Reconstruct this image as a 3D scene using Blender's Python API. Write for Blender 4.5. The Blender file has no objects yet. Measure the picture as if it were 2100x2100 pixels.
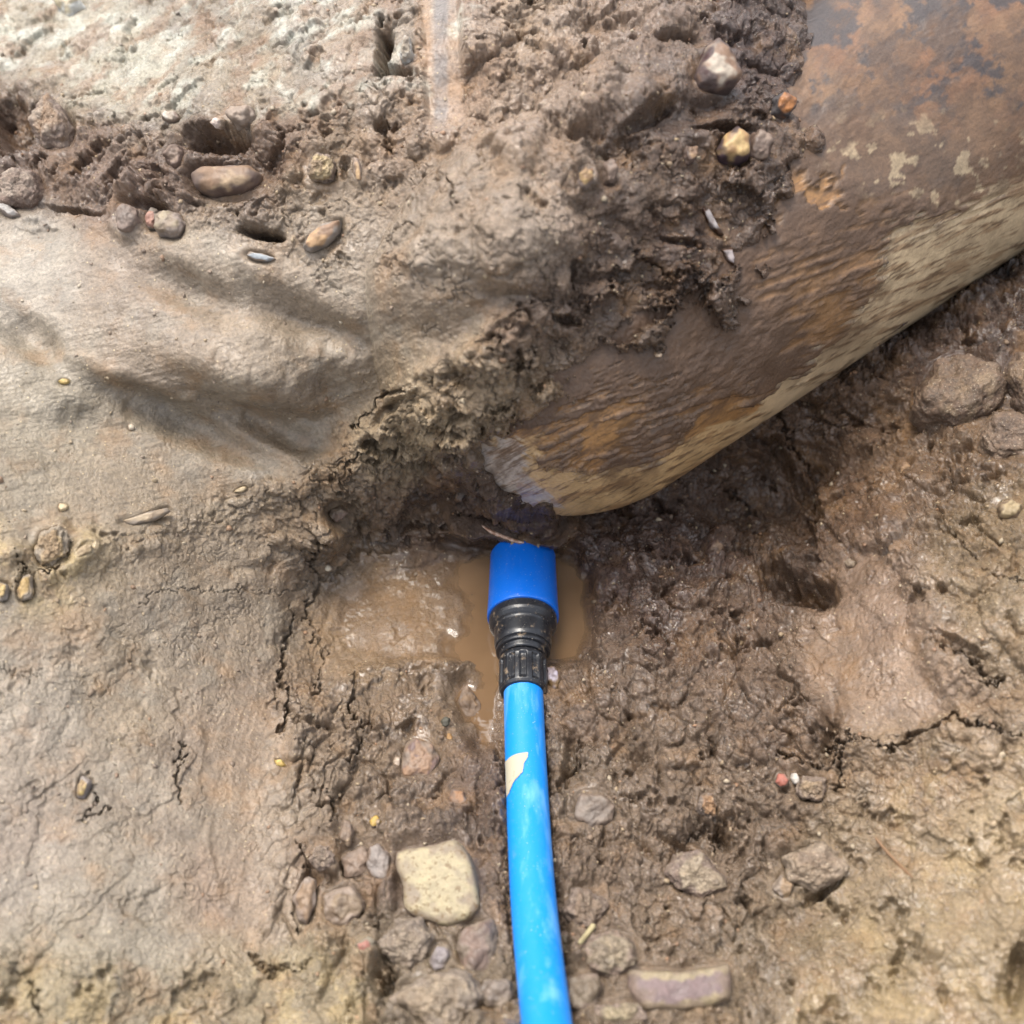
import bpy, math, random
import numpy as np
from mathutils import Vector

S = bpy.context.scene
COL = S.collection
R = math.radians
random.seed(5)
rs = np.random.RandomState(7)

# ------------------------------------------------------------------ camera, sky, sun, exposure
PITCH, FOV, CAMZ = 55.0, 45.0, 0.80
CAM = np.array([0.0, -0.55, CAMZ])
FPX = 1050.0 / math.tan(R(FOV / 2))
cp, sp_ = math.cos(R(PITCH)), math.sin(R(PITCH))
FWD = np.array([0, cp, -sp_]); UPV = np.array([0, sp_, cp]); RT = np.array([1.0, 0, 0])

cd = bpy.data.cameras.new('camera'); cam = bpy.data.objects.new('camera', cd); COL.objects.link(cam)
cam.location = CAM; cam.rotation_euler = (R(90 - PITCH), 0, 0)
cd.sensor_width = 36; cd.lens = 18 / math.tan(R(FOV / 2)); cd.clip_start = 0.02; cd.clip_end = 200
cd.dof.use_dof = True; cd.dof.focus_distance = 0.86; cd.dof.aperture_fstop = 4.5
S.camera = cam

SUN_EL, SUN_AZ = 71.0, -52.0         # azimuth measured from +y (away from the camera) towards +x
w = bpy.data.worlds.new('World'); S.world = w; w.use_nodes = True
nt = w.node_tree; nt.nodes.clear()
sky = nt.nodes.new('ShaderNodeTexSky'); sky.sky_type = 'NISHITA'; sky.sun_disc = False
sky.sun_elevation = R(SUN_EL); sky.sun_rotation = R(SUN_AZ); sky.dust_density = 4.0; sky.air_density = 1.0; sky.ozone_density = 0.6
bg = nt.nodes.new('ShaderNodeBackground'); bg.inputs['Strength'].default_value = 0.15
wo = nt.nodes.new('ShaderNodeOutputWorld')
hs = nt.nodes.new('ShaderNodeHueSaturation'); hs.inputs['Saturation'].default_value = .35      # thin overcast: a nearly colourless sky
nt.links.new(sky.outputs[0], hs.inputs['Color']); nt.links.new(hs.outputs[0], bg.inputs[0]); nt.links.new(bg.outputs[0], wo.inputs[0])
ld = bpy.data.lights.new('sun', 'SUN'); ld.energy = 1.1; ld.angle = R(22); ld.color = (1.0, 0.93, 0.82)
sun = bpy.data.objects.new('sun', ld); COL.objects.link(sun)
sd = np.array([math.sin(R(SUN_AZ)) * math.cos(R(SUN_EL)), math.cos(R(SUN_AZ)) * math.cos(R(SUN_EL)), math.sin(R(SUN_EL))])
sun.rotation_euler = Vector(sd).to_track_quat('Z', 'Y').to_euler()
S.view_settings.view_transform = 'Standard'; S.view_settings.look = 'None'; S.view_settings.gamma = 1
S.view_settings.exposure = 1.56
ALB = 0.62                            # apparent colour -> base colour

# ------------------------------------------------------------------ projection helpers
def rays(u, v):
    u = np.asarray(u, float); v = np.asarray(v, float)
    return FWD + ((u - 1050) / FPX)[..., None] * RT - ((v - 1050) / FPX)[..., None] * UPV
def at_z(u, v, z):
    d = rays(u, v); t = (np.asarray(z, float) - CAM[2]) / d[..., 2]
    return CAM + d * t[..., None]
def at_depth(u, v, dep):
    return CAM + rays(u, v) * np.asarray(dep, float)[..., None]
def project(P):
    q = P - CAM; dep = q @ FWD
    return 1050 + FPX * (q @ RT) / dep, 1050 - FPX * (q @ UPV) / dep, dep
def on_plane(u, v, p0, n):
    d = rays(u, v); t = ((p0 - CAM) @ n) / (d @ n)
    return CAM + d * t[..., None]
def sstep(a, b, x):
    t = np.clip((x - a) / (b - a), 0, 1); return t * t * (3 - 2 * t)
def lin(c):
    c = np.asarray(c, float) / 255.0
    return np.where(c <= 0.04045, c / 12.92, ((c + 0.055) / 1.055) ** 2.4)

# ------------------------------------------------------------------ noise
GR = rs.normal(size=(256, 3)).astype(np.float32); GR /= np.linalg.norm(GR, axis=1)[:, None]
PM = rs.permutation(256); PM = np.concatenate([PM, PM, PM])
from concurrent.futures import ThreadPoolExecutor
POOL = ThreadPoolExecutor(4)
def par(fn, P, *a):
    if len(P) < 20000: return fn(P, *a)
    parts = list(POOL.map(lambda c: fn(c, *a), np.array_split(P, 32)))
    if isinstance(parts[0], tuple): return tuple(np.concatenate(x) for x in zip(*parts))
    return np.concatenate(parts)
def perlin(P, scale, seed=0): return par(perlin_, P, scale, seed)
def worley(Q, scale, seed=0, jit=.9): return par(worley_, Q, scale, seed, jit)
def perlin_(P, scale, seed=0):
    x = (P * scale + seed * 17.13).astype(np.float32)
    i = np.floor(x).astype(np.int32); f = x - i; i &= 255
    w_ = f * f * f * (f * (f * 6 - 15) + 10)
    def g(dx, dy, dz):
        h = PM[PM[PM[(i[:, 0] + dx) & 255] + ((i[:, 1] + dy) & 255)] + ((i[:, 2] + dz) & 255)]
        G = GR[h]; return G[:, 0] * (f[:, 0] - dx) + G[:, 1] * (f[:, 1] - dy) + G[:, 2] * (f[:, 2] - dz)
    def L(a, b, t): return a + (b - a) * t
    return L(L(L(g(0,0,0), g(1,0,0), w_[:, 0]), L(g(0,1,0), g(1,1,0), w_[:, 0]), w_[:, 1]),
             L(L(g(0,0,1), g(1,0,1), w_[:, 0]), L(g(0,1,1), g(1,1,1), w_[:, 0]), w_[:, 1]), w_[:, 2]) * 1.5
def fbm(P, scale, octv, seed=0, gain=0.5, ridged=False):
    s = 0; a = 1.0; tot = 0
    for k in range(octv):
        n = perlin(P, scale * 2.03 ** k, seed + k * 3.7)
        if ridged: n = 1 - 2 * np.abs(n)
        s = s + a * n; tot += a; a *= gain
    return s / tot
RC = rs.rand(4096, 3).astype(np.float32)
def worley_(Q, scale, seed=0, jit=0.9):
    """Q: (n,2). returns F1, F2, id value of nearest cell"""
    x = (Q * scale + seed * 7.77).astype(np.float32); i = np.floor(x).astype(np.int32); f = x - i
    F1 = np.full(len(x), 9, np.float32); F2 = F1.copy(); ID = np.zeros(len(x), np.float32)
    for dx in (-1, 0, 1):
        for dy in (-1, 0, 1):
            h = PM[PM[(i[:, 0] + dx) & 255] + ((i[:, 1] + dy) & 255)] * 13 % 4096
            c = RC[h]
            ox = dx + 0.5 + (c[:, 0] - .5) * jit - f[:, 0]; oy = dy + 0.5 + (c[:, 1] - .5) * jit - f[:, 1]
            d = np.sqrt(ox * ox + oy * oy); m = d < F1
            F2 = np.where(m, F1, np.minimum(F2, d)); ID = np.where(m, c[:, 2], ID); F1 = np.where(m, d, F1)
    return F1, F2, ID

# ------------------------------------------------------------------ 2D shape helpers (in picture units; used on projected surface points)
def poly_sd(u, v, poly):
    """signed distance, positive inside"""
    poly = np.asarray(poly, float); n = len(poly)
    d2 = np.full(u.shape, 1e12); ins = np.zeros(u.shape, bool)
    for k in range(n):
        a = poly[k]; b = poly[(k + 1) % n]; e = b - a
        wx = u - a[0]; wy = v - a[1]
        t = np.clip((wx * e[0] + wy * e[1]) / (e @ e), 0, 1)
        d2 = np.minimum(d2, (wx - e[0] * t) ** 2 + (wy - e[1] * t) ** 2)
        c = ((a[1] <= v) != (b[1] <= v))
        xi = a[0] + (v - a[1]) * e[0] / (e[1] if abs(e[1]) > 1e-9 else 1e-9)
        ins ^= c & (u < xi)
    return np.sqrt(d2) * np.where(ins, 1, -1)
def line_d(u, v, pts):
    d2 = np.full(u.shape, 1e12)
    pts = np.asarray(pts, float)
    for a, b in zip(pts[:-1], pts[1:]):
        e = b - a; wx = u - a[0]; wy = v - a[1]
        t = np.clip((wx * e[0] + wy * e[1]) / (e @ e), 0, 1)
        d2 = np.minimum(d2, (wx - e[0] * t) ** 2 + (wy - e[1] * t) ** 2)
    return np.sqrt(d2)

# ------------------------------------------------------------------ the big pipe: axis and radius (a capsule)
PR = 0.142
PA = at_z(np.array(1155.), np.array(662.), 0.135)       # centre of the rounded end
PDIR = np.array([0.80, 0.60, 0.03]); PDIR /= np.linalg.norm(PDIR)
def capsule_depth(u, v):
    """axial depth of the pipe surface along each ray; beyond the outline, of the closest approach"""
    d = rays(u, v); dn = d / np.linalg.norm(d, axis=-1)[..., None]
    k = dn @ FWD
    wv = CAM - PA
    b = dn @ PDIR; D = dn @ wv; e = PDIR @ wv
    den = 1 - b * b
    s = np.maximum((e - b * D) / den, 0)                # along the axis
    C = PA + PDIR * s[..., None]
    t = ((C - CAM) * dn).sum(-1)
    dist = np.linalg.norm(CAM + dn * t[..., None] - C, axis=-1)
    # infinite cylinder / end sphere entry
    m = np.cross(dn, PDIR); wc = np.cross(wv, PDIR)
    A = (m * m).sum(-1); B = (m * wc).sum(-1); Cc = (wc * wc).sum(-1) - PR * PR
    disc = B * B - A * Cc; tc = (-B - np.sqrt(np.maximum(disc, 0))) / A
    sc_ = (CAM + dn * tc[..., None] - PA) @ PDIR
    Ds = (dn * wv).sum(-1); disc2 = Ds * Ds - ((wv @ wv) - PR * PR); ts = -Ds - np.sqrt(np.maximum(disc2, 0))
    hitc = (disc > 0) & (sc_ >= 0)
    tt = np.where(hitc, tc, np.where(disc2 > 0, ts, t))
    inside = hitc | (disc2 > 0)
    return tt * k, inside, (dist - PR) / (t / FPX)      # depth, hit, outline distance in picture units

# ------------------------------------------------------------------ mesh helpers
def grid_mesh(name, P, nu, nv, attrs=None, smooth=True, closed_u=False):
    me = bpy.data.meshes.new(name)
    n = nu * nv
    I = np.arange(n).reshape(nv, nu)
    if closed_u: I = np.concatenate([I, I[:, :1]], 1)
    a = I[:-1, :-1].ravel(); b = I[:-1, 1:].ravel(); c = I[1:, 1:].ravel(); d = I[1:, :-1].ravel()
    F = np.stack([a, b, c, d], 1).astype(np.int32)
    me.vertices.add(n); me.vertices.foreach_set('co', P.astype(np.float32).ravel())
    me.loops.add(F.size); me.loops.foreach_set('vertex_index', F.ravel())
    me.polygons.add(len(F)); me.polygons.foreach_set('loop_start', np.arange(0, F.size, 4, dtype=np.int32))
    me.polygons.foreach_set('use_smooth', np.full(len(F), smooth))
    me.update(calc_edges=True)
    for k, A in (attrs or {}).items(): set_attr(me, k, A)
    return me
def set_attr(me, k, A):
    A = np.asarray(A, np.float32)
    if A.ndim == 2:
        at = me.attributes.new(k, 'FLOAT_COLOR', 'POINT')
        at.data.foreach_set('color', np.concatenate([A, np.ones((len(A), 1), np.float32)], 1).ravel())
    else:
        at = me.attributes.new(k, 'FLOAT', 'POINT'); at.data.foreach_set('value', A.ravel())
def link(name, me, mat, parent=None, **props):
    o = bpy.data.objects.new(name, me); COL.objects.link(o)
    if mat: me.materials.append(mat)
    if parent: o.parent = parent
    for k, v in props.items(): o[k] = v
    return o
def empty(name, loc, label, cat, group=None):
    o = bpy.data.objects.new(name, None); COL.objects.link(o); o.location = Vector(loc); o.empty_display_size = .02
    o['label'] = label; o['category'] = cat
    if group: o['group'] = group
    return o

# ------------------------------------------------------------------ materials
def NM(mat):
    mat.use_nodes = True; t = mat.node_tree; t.nodes.clear(); return t
def node(t, typ, **kw):
    n = t.nodes.new(typ)
    for k, v in kw.items():
        if k.startswith('i_'): n.inputs[k[2:]].default_value = v
        else: setattr(n, k, v)
    return n
def math_n(t, op, a, b=None, c=None, clamp=False):
    n = t.nodes.new('ShaderNodeMath'); n.operation = op; n.use_clamp = clamp
    for i, x in enumerate((a, b, c)):
        if x is None: continue
        if isinstance(x, (int, float)): n.inputs[i].default_value = x
        else: t.links.new(x, n.inputs[i])
    return n.outputs[0]
def noise(t, scale, detail=4, rough=.55, vec=None, dist=0):
    n = node(t, 'ShaderNodeTexNoise'); n.inputs['Scale'].default_value = scale; n.inputs['Detail'].default_value = detail
    n.inputs['Roughness'].default_value = rough; n.inputs['Distortion'].default_value = dist
    t.links.new(vec if vec else coord(t), n.inputs['Vector']); return n
def coord(t):
    for n in t.nodes:
        if n.bl_idname == 'ShaderNodeTexCoord': return n.outputs['Object']
    return node(t, 'ShaderNodeTexCoord').outputs['Object']
def ramp(t, fac, a, b, va=0., vb=1.):
    n = node(t, 'ShaderNodeMapRange'); n.inputs['From Min'].default_value = a; n.inputs['From Max'].default_value = b
    n.inputs['To Min'].default_value = va; n.inputs['To Max'].default_value = vb
    t.links.new(fac, n.inputs['Value']); return n.outputs[0]
def mixc(t, fac, A, B, blend='MIX'):
    n = node(t, 'ShaderNodeMix'); n.data_type = 'RGBA'; n.blend_type = blend
    if isinstance(fac, (int, float)): n.inputs[0].default_value = fac
    else: t.links.new(fac, n.inputs[0])
    for s, x in ((n.inputs[6], A), (n.inputs[7], B)):
        if isinstance(x, (tuple, list, np.ndarray)): s.default_value = tuple(x)[:3] + (1,)
        else: t.links.new(x, s)
    return n.outputs[2]
def scalec(t, c, f):
    n = node(t, 'ShaderNodeVectorMath'); n.operation = 'SCALE'; t.links.new(c, n.inputs[0])
    if isinstance(f, (int, float)): n.inputs['Scale'].default_value = f
    else: t.links.new(f, n.inputs['Scale'])
    return n.outputs[0]
def finish(t, col, rough, bump=None, spec=.5, strength=1., dist=.001, coat=0):
    p = node(t, 'ShaderNodeBsdfPrincipled'); o = node(t, 'ShaderNodeOutputMaterial')
    if isinstance(col, (tuple, list, np.ndarray)): p.inputs['Base Color'].default_value = tuple(col)[:3] + (1,)
    else: t.links.new(col, p.inputs['Base Color'])
    if isinstance(rough, (int, float)): p.inputs['Roughness'].default_value = rough
    else: t.links.new(rough, p.inputs['Roughness'])
    p.inputs['Specular IOR Level'].default_value = spec; p.inputs['Coat Weight'].default_value = coat; p.inputs['Coat Roughness'].default_value = .12
    if bump is not None:
        b = node(t, 'ShaderNodeBump'); b.inputs['Strength'].default_value = strength; b.inputs['Distance'].default_value = dist
        t.links.new(bump, b.inputs['Height']); t.links.new(b.outputs[0], p.inputs['Normal'])
    t.links.new(p.outputs[0], o.inputs[0]); return p

def mud_material():
    m = bpy.data.materials.new('wet_mud'); t = NM(m)
    a = node(t, 'ShaderNodeAttribute', attribute_name='Col').outputs['Color']
    wet = node(t, 'ShaderNodeAttribute', attribute_name='Wet').outputs['Fac']
    n1 = noise(t, 60, 6, .65); n2 = noise(t, 420, 4, .7); n3 = noise(t, 1500, 3, .6)
    c = scalec(t, a, ramp(t, n1.outputs[0], .3, .7, .76, 1.24))
    c = scalec(t, c, ramp(t, n2.outputs[0], .3, .7, .68, 1.32))
    hue = noise(t, 35, 4, .6)
    c = mixc(t, ramp(t, hue.outputs[0], .52, .68, 0, .35), c, lin((168, 128, 84)) * ALB, 'MIX')
    # pale grit
    vo = node(t, 'ShaderNodeTexVoronoi'); vo.inputs['Scale'].default_value = 330; t.links.new(coord(t), vo.inputs['Vector'])
    sel = node(t, 'ShaderNodeSeparateColor'); t.links.new(vo.outputs['Color'], sel.inputs[0])
    g = math_n(t, 'MULTIPLY', math_n(t, 'GREATER_THAN', sel.outputs[0], .93), ramp(t, vo.outputs['Distance'], .28, .14, 0, .75))
    c = mixc(t, g, c, lin((205, 185, 150)) * .75)
    rb = noise(t, 90, 5, .6)
    rgh = math_n(t, 'SUBTRACT', ramp(t, rb.outputs[0], .35, .65, .28, .68), math_n(t, 'MULTIPLY', wet, .36), clamp=True)
    rgh = math_n(t, 'MAXIMUM', rgh, .09)
    h = math_n(t, 'ADD', math_n(t, 'MULTIPLY', n2.outputs[0], 1.0), math_n(t, 'MULTIPLY', n3.outputs[0], .45))
    h = math_n(t, 'ADD', h, math_n(t, 'MULTIPLY', g, .35))
    h = math_n(t, 'MULTIPLY', h, node(t, 'ShaderNodeAttribute', attribute_name='Fine').outputs['Fac'])
    p = finish(t, c, rgh, h, .5, 1.0, .0019)
    cb = node(t, 'ShaderNodeBump'); cb.inputs['Strength'].default_value = .5; cb.inputs['Distance'].default_value = .0012; t.links.new(noise(t, 300, 3, .6).outputs[0], cb.inputs['Height'])
    t.links.new(cb.outputs[0], p.inputs['Coat Normal']); t.links.new(math_n(t, 'MULTIPLY', ramp(t, noise(t, 45, 4, .6).outputs[0], .42, .60), math_n(t, 'MULTIPLY', wet, .75), clamp=True), p.inputs['Coat Weight']); p.inputs['Coat Roughness'].default_value = .16
    return m
MUD = mud_material()

# ------------------------------------------------------------------ the excavation: macro height (picture point -> height in metres)
ZC = [  # u, v, z
 (0,2100,.10),(300,2100,.075),(600,2080,.052),(900,2060,.062),(1060,2090,.078),(1200,2060,.064),(1500,2080,.055),(1800,2060,.075),(2100,2100,.105),
 (0,1700,.105),(300,1750,.075),(600,1700,.035),(850,1700,.028),(1080,1850,.046),(1085,1700,.034),(1200,1700,.032),(1500,1700,.035),(1800,1700,.065),(2100,1700,.105),
 (0,1350,.13),(300,1350,.085),(560,1380,.035),(760,1340,.006),(900,1550,.008),(1200,1450,.016),(1420,1420,.028),(1650,1430,.05),(1850,1400,.085),(2100,1350,.12),
 (0,1050,.16),(300,1080,.115),(520,1090,.075),(680,1120,.035),(780,1100,.02),(860,1160,.008),(1000,1030,.022),(1250,1150,.010),(1400,1150,.018),(1600,1200,.02),(1750,1150,.06),(1900,1080,.09),(2100,1000,.12),
 (0,800,.175),(200,860,.145),(450,930,.115),(600,950,.11),(740,915,.110),(900,880,.100),(800,1000,.066),(640,1030,.085),
 (0,600,.190),(250,650,.172),(500,700,.162),(700,720,.165),(650,860,.115),
 (0,350,.190),(300,380,.185),(600,420,.190),(800,500,.215),(930,560,.255),(1040,560,.285),(1000,250,.27),(820,640,.205),(900,720,.19),
 (0,0,.175),(400,0,.18),(800,0,.19),(1100,0,.27),(1500,0,.31),(1300,250,.32),
 (1500,1030,.0),(1700,950,.03),(1900,850,.07),(2100,700,.10),(2100,560,.09),
 (-1000,2100,.16),(-1000,1000,.24),(-1000,0,.22),(3100,2100,.18),(3100,1000,.20),(3100,300,.2),(0,3000,.16),(1150,2500,.15),(1050,3000,.12),(2100,3000,.16),
 (-1000,-700,.20),(500,-700,.18),(1500,-700,.22),(3100,-700,.24),(-1000,3000,.3),(3100,3000,.3)]
ZC = np.array(ZC, float)
def tps_fit(C, lam=8e-4):
    X = C[:, :2] / 1000; n = len(X)
    r2 = ((X[:, None] - X[None]) ** 2).sum(-1); K = .5 * r2 * np.log(r2 + 1e-12)
    A = np.zeros((n + 3, n + 3)); A[:n, :n] = K + lam * np.eye(n); A[:n, n] = 1; A[:n, n + 1:] = X; A[n, :n] = 1; A[n + 1:, :n] = X.T
    return X, np.linalg.solve(A, np.concatenate([C[:, 2], [0, 0, 0]]))
TX, TW = tps_fit(ZC)
def tps(u, v):
    q = np.stack([np.ravel(u), np.ravel(v)], 1) / 1000
    r2 = ((q[:, None] - TX[None]) ** 2).sum(-1)
    return ((.5 * r2 * np.log(r2 + 1e-12)) @ TW[:-3] + TW[-3] + q @ TW[-2:]).reshape(np.shape(u))

def axis(a0, a1, lo, hi, step):
    inner = np.arange(lo, hi + step, step)
    def ext(d, lim):
        out = []; s = step; x = 0
        while x < lim: s *= 1.12; x += s; out.append(x)
        return np.array(out)
    return np.concatenate([lo - ext(1, lo - a0)[::-1], inner, inner[-1] + ext(1, a1 - hi)])
STEP = 1.8
gu = axis(-1000, 3100, -60, 2160, STEP); gv = axis(-700, 3000, -60, 2160, STEP)
NU, NV = len(gu), len(gv)
cgu = np.linspace(gu[0], gu[-1], 140); cgv = np.linspace(gv[0], gv[-1], 140)
def upsample(F):
    iu = np.clip(np.interp(gu, cgu, np.arange(140)), 0, 138.999); iv = np.clip(np.interp(gv, cgv, np.arange(140)), 0, 138.999)
    a = iu.astype(int); fa = iu - a; b = iv.astype(int); fb = iv - b
    top = F[b][:, a] * (1 - fa)[None] + F[b][:, a + 1] * fa[None]; bot = F[b + 1][:, a] * (1 - fa)[None] + F[b + 1][:, a + 1] * fa[None]
    return top * (1 - fb)[:, None] + bot * fb[:, None]
CU, CV = np.meshgrid(cgu, cgv)
U, V = np.meshgrid(gu, gv)
Z = upsample(tps(CU, CV))
# depth
def smin(a, b, k):
    h = np.clip(.5 + .5 * (b - a) / k, 0, 1); return b * (1 - h) + a * h - k * h * (1 - h)
dray = rays(U, V)
DT = (Z - CAM[2]) / dray[..., 2]
DP, PIN, PDs = capsule_depth(U, V)
# how mud lies against the pipe. COVER: positive = mud in front of the pipe
COVER_POLY = [(1660,-900),(1640,0),(1620,120),(1630,235),(1660,300),(1610,350),(1600,400),(1560,470),(1500,520),(1430,590),(1340,620),(1270,680),(1215,735),(1150,790),(1085,850),(1000,885),(962,925),(968,955),(1000,1000),(1060,1032),(1120,1056),(1130,1100),(950,1120),(800,1100),(-1200,1400),(-1200,-900)]
Q0 = np.stack([U.ravel() / 1000, V.ravel() / 1000, np.zeros(U.size)], 1)
wn = (perlin(Q0, 14, 1) * 26 + perlin(Q0, 45, 2) * 9).reshape(U.shape)
SC = poly_sd(U, V, COVER_POLY) + wn
SC = SC + 230 * sstep(.0, .30, fbm(Q0[:, :3], 10, 5, 6, .62).reshape(U.shape)) * sstep(-300, -20, SC) * sstep(880, 720, V + .35 * (U - 1300)) * sstep(1640, 1440, U)
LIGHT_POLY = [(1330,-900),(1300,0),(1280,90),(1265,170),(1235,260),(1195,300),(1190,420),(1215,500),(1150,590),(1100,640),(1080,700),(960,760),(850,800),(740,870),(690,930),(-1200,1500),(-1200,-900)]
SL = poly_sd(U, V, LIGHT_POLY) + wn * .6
# thickness of mud over the pipe skin
thick = -0.030 * sstep(4, -34, SC) + 0.017 * sstep(-10, 230, SC) + .0012 * wn / 30 + 0.0045 * sstep(-8, 14, SC) + .006 * sstep(0, 30, SC) * fbm(Q0, 13, 4, 19, .6).reshape(U.shape) + (0.010 + 0.018 * sstep(620, 420, V)) * sstep(-6, 26, SL) + .020 * sstep(-60, 60, poly_sd(U, V, [(1110,640),(1060,760),(1010,860),(960,930),(880,960),(640,960),(720,900),(800,820),(940,730),(1040,650)]))
near = sstep(0, 1, (75 + 760 * sstep(20, 300, SL) - PDs) / (85 + 760 * sstep(20, 300, SL)))            # 1 inside the pipe outline
DPm = DP - thick
covered = SC > -40
# in front of the pipe the mud never falls behind its skin; elsewhere it stays behind it
tgt = np.where(covered, smin(DT, DPm, .02 + .13 * sstep(10, 220, SL)), np.maximum(DT, DP + .03))
wgt = near
DT2 = DT * (1 - wgt) + tgt * wgt
# crumbly tongue in front of the rounded end: a ledge over the wet hollow
DT = DT2
P = CAM + dray * DT[..., None]

# smooth normals of the macro surface
def normals(P):
    du = np.gradient(P, axis=1); dv = np.gradient(P, axis=0)
    n = np.cross(dv, du); n /= np.linalg.norm(n, axis=-1)[..., None] + 1e-12
    return n * np.sign((n * (CAM - P)).sum(-1))[..., None]
def blur(F, r):
    def b1(F, ax):
        c = np.cumsum(np.concatenate([np.repeat(np.take(F, [0], ax), r + 1, ax), F, np.repeat(np.take(F, [-1], ax), r, ax)], ax), axis=ax)
        n = F.shape[ax]; k = 2 * r + 1
        return (np.take(c, np.arange(k, k + n), ax) - np.take(c, np.arange(0, n), ax)) / k
    return b1(b1(F, 0), 1)
NB = blur(blur(normals(P), 14), 14) * (.75 - .5 * sstep(640, 440, V))[..., None] + np.array([0, -cp, sp_]) * .35
NB /= np.linalg.norm(NB, axis=-1)[..., None]

# ------------------------------------------------------------------ zones (feathered polygons over the mud)
def zone(poly, feather, warp=1.0):
    return sstep(-feather, feather, poly_sd(U, V, poly) + wn * warp)
zwall = zone([(-1200,440),(150,450),(420,470),(700,560),(870,540),(960,520),(1080,600),(880,760),(740,860),(660,940),(560,980),(350,1060),(130,1130),(-1200,1200)], 35)
zwall2 = zone([(560,380),(760,360),(1000,300),(1120,380),(1130,520),(1010,620),(880,700),(700,600),(560,500)], 40)
zleft = zone([(-1200,1100),(200,1150),(500,1080),(640,1200),(560,1400),(640,1700),(600,1960),(400,2000),(-1200,1900)], 60)
zswath = zone([(400,1400),(540,1400),(590,1500),(610,1700),(620,1930),(500,1960),(430,1800),(400,1600)], 22, .5)
zbotl = zone([(-1200,1900),(350,1980),(760,1990),(760,3000),(-1200,3000)], 40)
ztopl = zone([(-1200,-900),(1000,-900),(1000,60),(860,230),(600,260),(300,240),(60,190),(-1200,190)], 40)
zcav = zone([(-1200,190),(60,195),(170,235),(330,270),(420,255),(600,290),(620,360),(600,430),(480,470),(330,470),(200,440),(60,440),(-1200,440)], 30)
zcrum = zone([(1110,640),(1060,760),(1010,860),(960,930),(880,960),(800,1060),(700,1080),(580,1040),(640,960),(720,900),(800,820),(940,730),(1040,650)], 20)
zwet = zone([(660,1230),(700,1130),(850,1060),(1000,1090),(1120,1040),(1250,1120),(1420,1100),(1400,1250),(1330,1400),(1150,1420),(1080,1560),(960,1560),(830,1500),(700,1400)], 45)
zslab = zone([(1690,1150),(1800,1130),(1880,1250),(1900,1380),(1960,1470),(1800,1530),(1700,1500),(1640,1400),(1660,1250)], 22, .6)
zfloorR = zone([(1760,1700),(1900,1560),(2200,1480),(3200,1500),(3200,3000),(1560,3000),(1600,2050),(1700,1900)], 60)
zpool = zone([(905,1110),(1180,1130),(1210,1210),(1215,1300),(1190,1362),(1090,1366),(1000,1372),(900,1366),(660,1370),(655,1230),(720,1170),(850,1190)], 20, .3)
zdark = zone([(1480,200),(1640,-60),(1330,-60),(1280,150),(1200,280),(1200,500),(1300,560),(1500,420)], 30)
zbankR = zone([(1560,800),(1800,600),(2200,450),(3200,300),(3200,1100),(1900,1120),(1760,1040),(1650,960)], 40)
zgroove = sstep(46, 30, np.abs(U - (908 + (V - 100) * .05))) * sstep(300, 225, V)

smooth = np.clip(np.maximum.reduce([zwall, zwall2 * .55, zleft * .86, zswath, zbotl * .35, zslab * .75, zgroove, zpool * .8, zfloorR * .25]), 0, 1)
L = 1 - smooth * .93
L = np.maximum(L, zcrum); L = np.maximum(L, zcav)
L = L * (1 - .45 * ztopl)
L = L * (1 - .45 * sstep(10, -30, SL) * sstep(-60, 0, SC) * sstep(20, -40, PDs) * (1 - zcrum))
K = np.clip(.55 - smooth * .6 + zleft * .02 + zcrum * .3 + zcav * .2 - zwet * .35, 0, 1)
K *= (1 - zswath) * (1 - zpool)

# ------------------------------------------------------------------ relief
Pf = P.reshape(-1, 3); Q2 = np.stack([Pf[:, 0], Pf @ UPV], 1)
wrp = np.stack([fbm(Pf, 60, 3, 11), fbm(Pf, 60, 3, 21)], 1) * .006
wr2 = np.stack([perlin(Pf, 180, 31), perlin(Pf, 180, 41)], 1) * .0022
Qw = Q2 + wrp + wr2
Lf, Kf = L.ravel(), K.ravel()
H = np.zeros(len(Pf))
def add(x): 
    global H; H = H + x
add(.0085 * fbm(Pf, 14, 2, 3) * (.35 + .65 * Lf))
add(.0060 * fbm(Pf, 38, 3, 5) * (.12 + .88 * Lf))
F1, F2, ID = worley(Qw, 27, 1)
dome = np.sqrt(np.clip(1 - F1 * F1 * 1.85, 0, 1)); add(Lf * (.0150 * dome * (.3 + ID) * sstep(.25, .7, fbm(Pf, 9, 2, 51) + .5)))
F1, F2, ID = worley(Qw, 78, 2)
dome = np.sqrt(np.clip(1 - F1 * F1 * 1.9, 0, 1)); pz = sstep(.38, .62, fbm(Pf, 16, 2, 61) * .8 + .5)
add(Lf * (.0085 * dome * (.15 + ID) * (.3 + .7 * pz))); CELL = ID * pz + .5 * (1 - pz)
F1, F2, ID = worley(Q2 + wr2, 210, 3)
add(Lf * .0024 * np.sqrt(np.clip(1 - F1 * F1 * 1.4, 0, 1)) * (.2 + ID) * (.4 + .8 * (1 - pz)))
rid = fbm(Pf, 120, 4, 71, .6); add(.0020 * rid * (.06 + .94 * Lf)); add(-Lf * .010 * sstep(.70, .86, fbm(Pf, 34, 4, 75, .62) + .5 + .05 * zcrum.ravel() + .08 * zcav.ravel() + .10 * perlin(Pf, 11, 76)))
add(.0016 * fbm(Pf, 420, 3, 81, .6) * (.20 + .8 * Lf))
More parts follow.
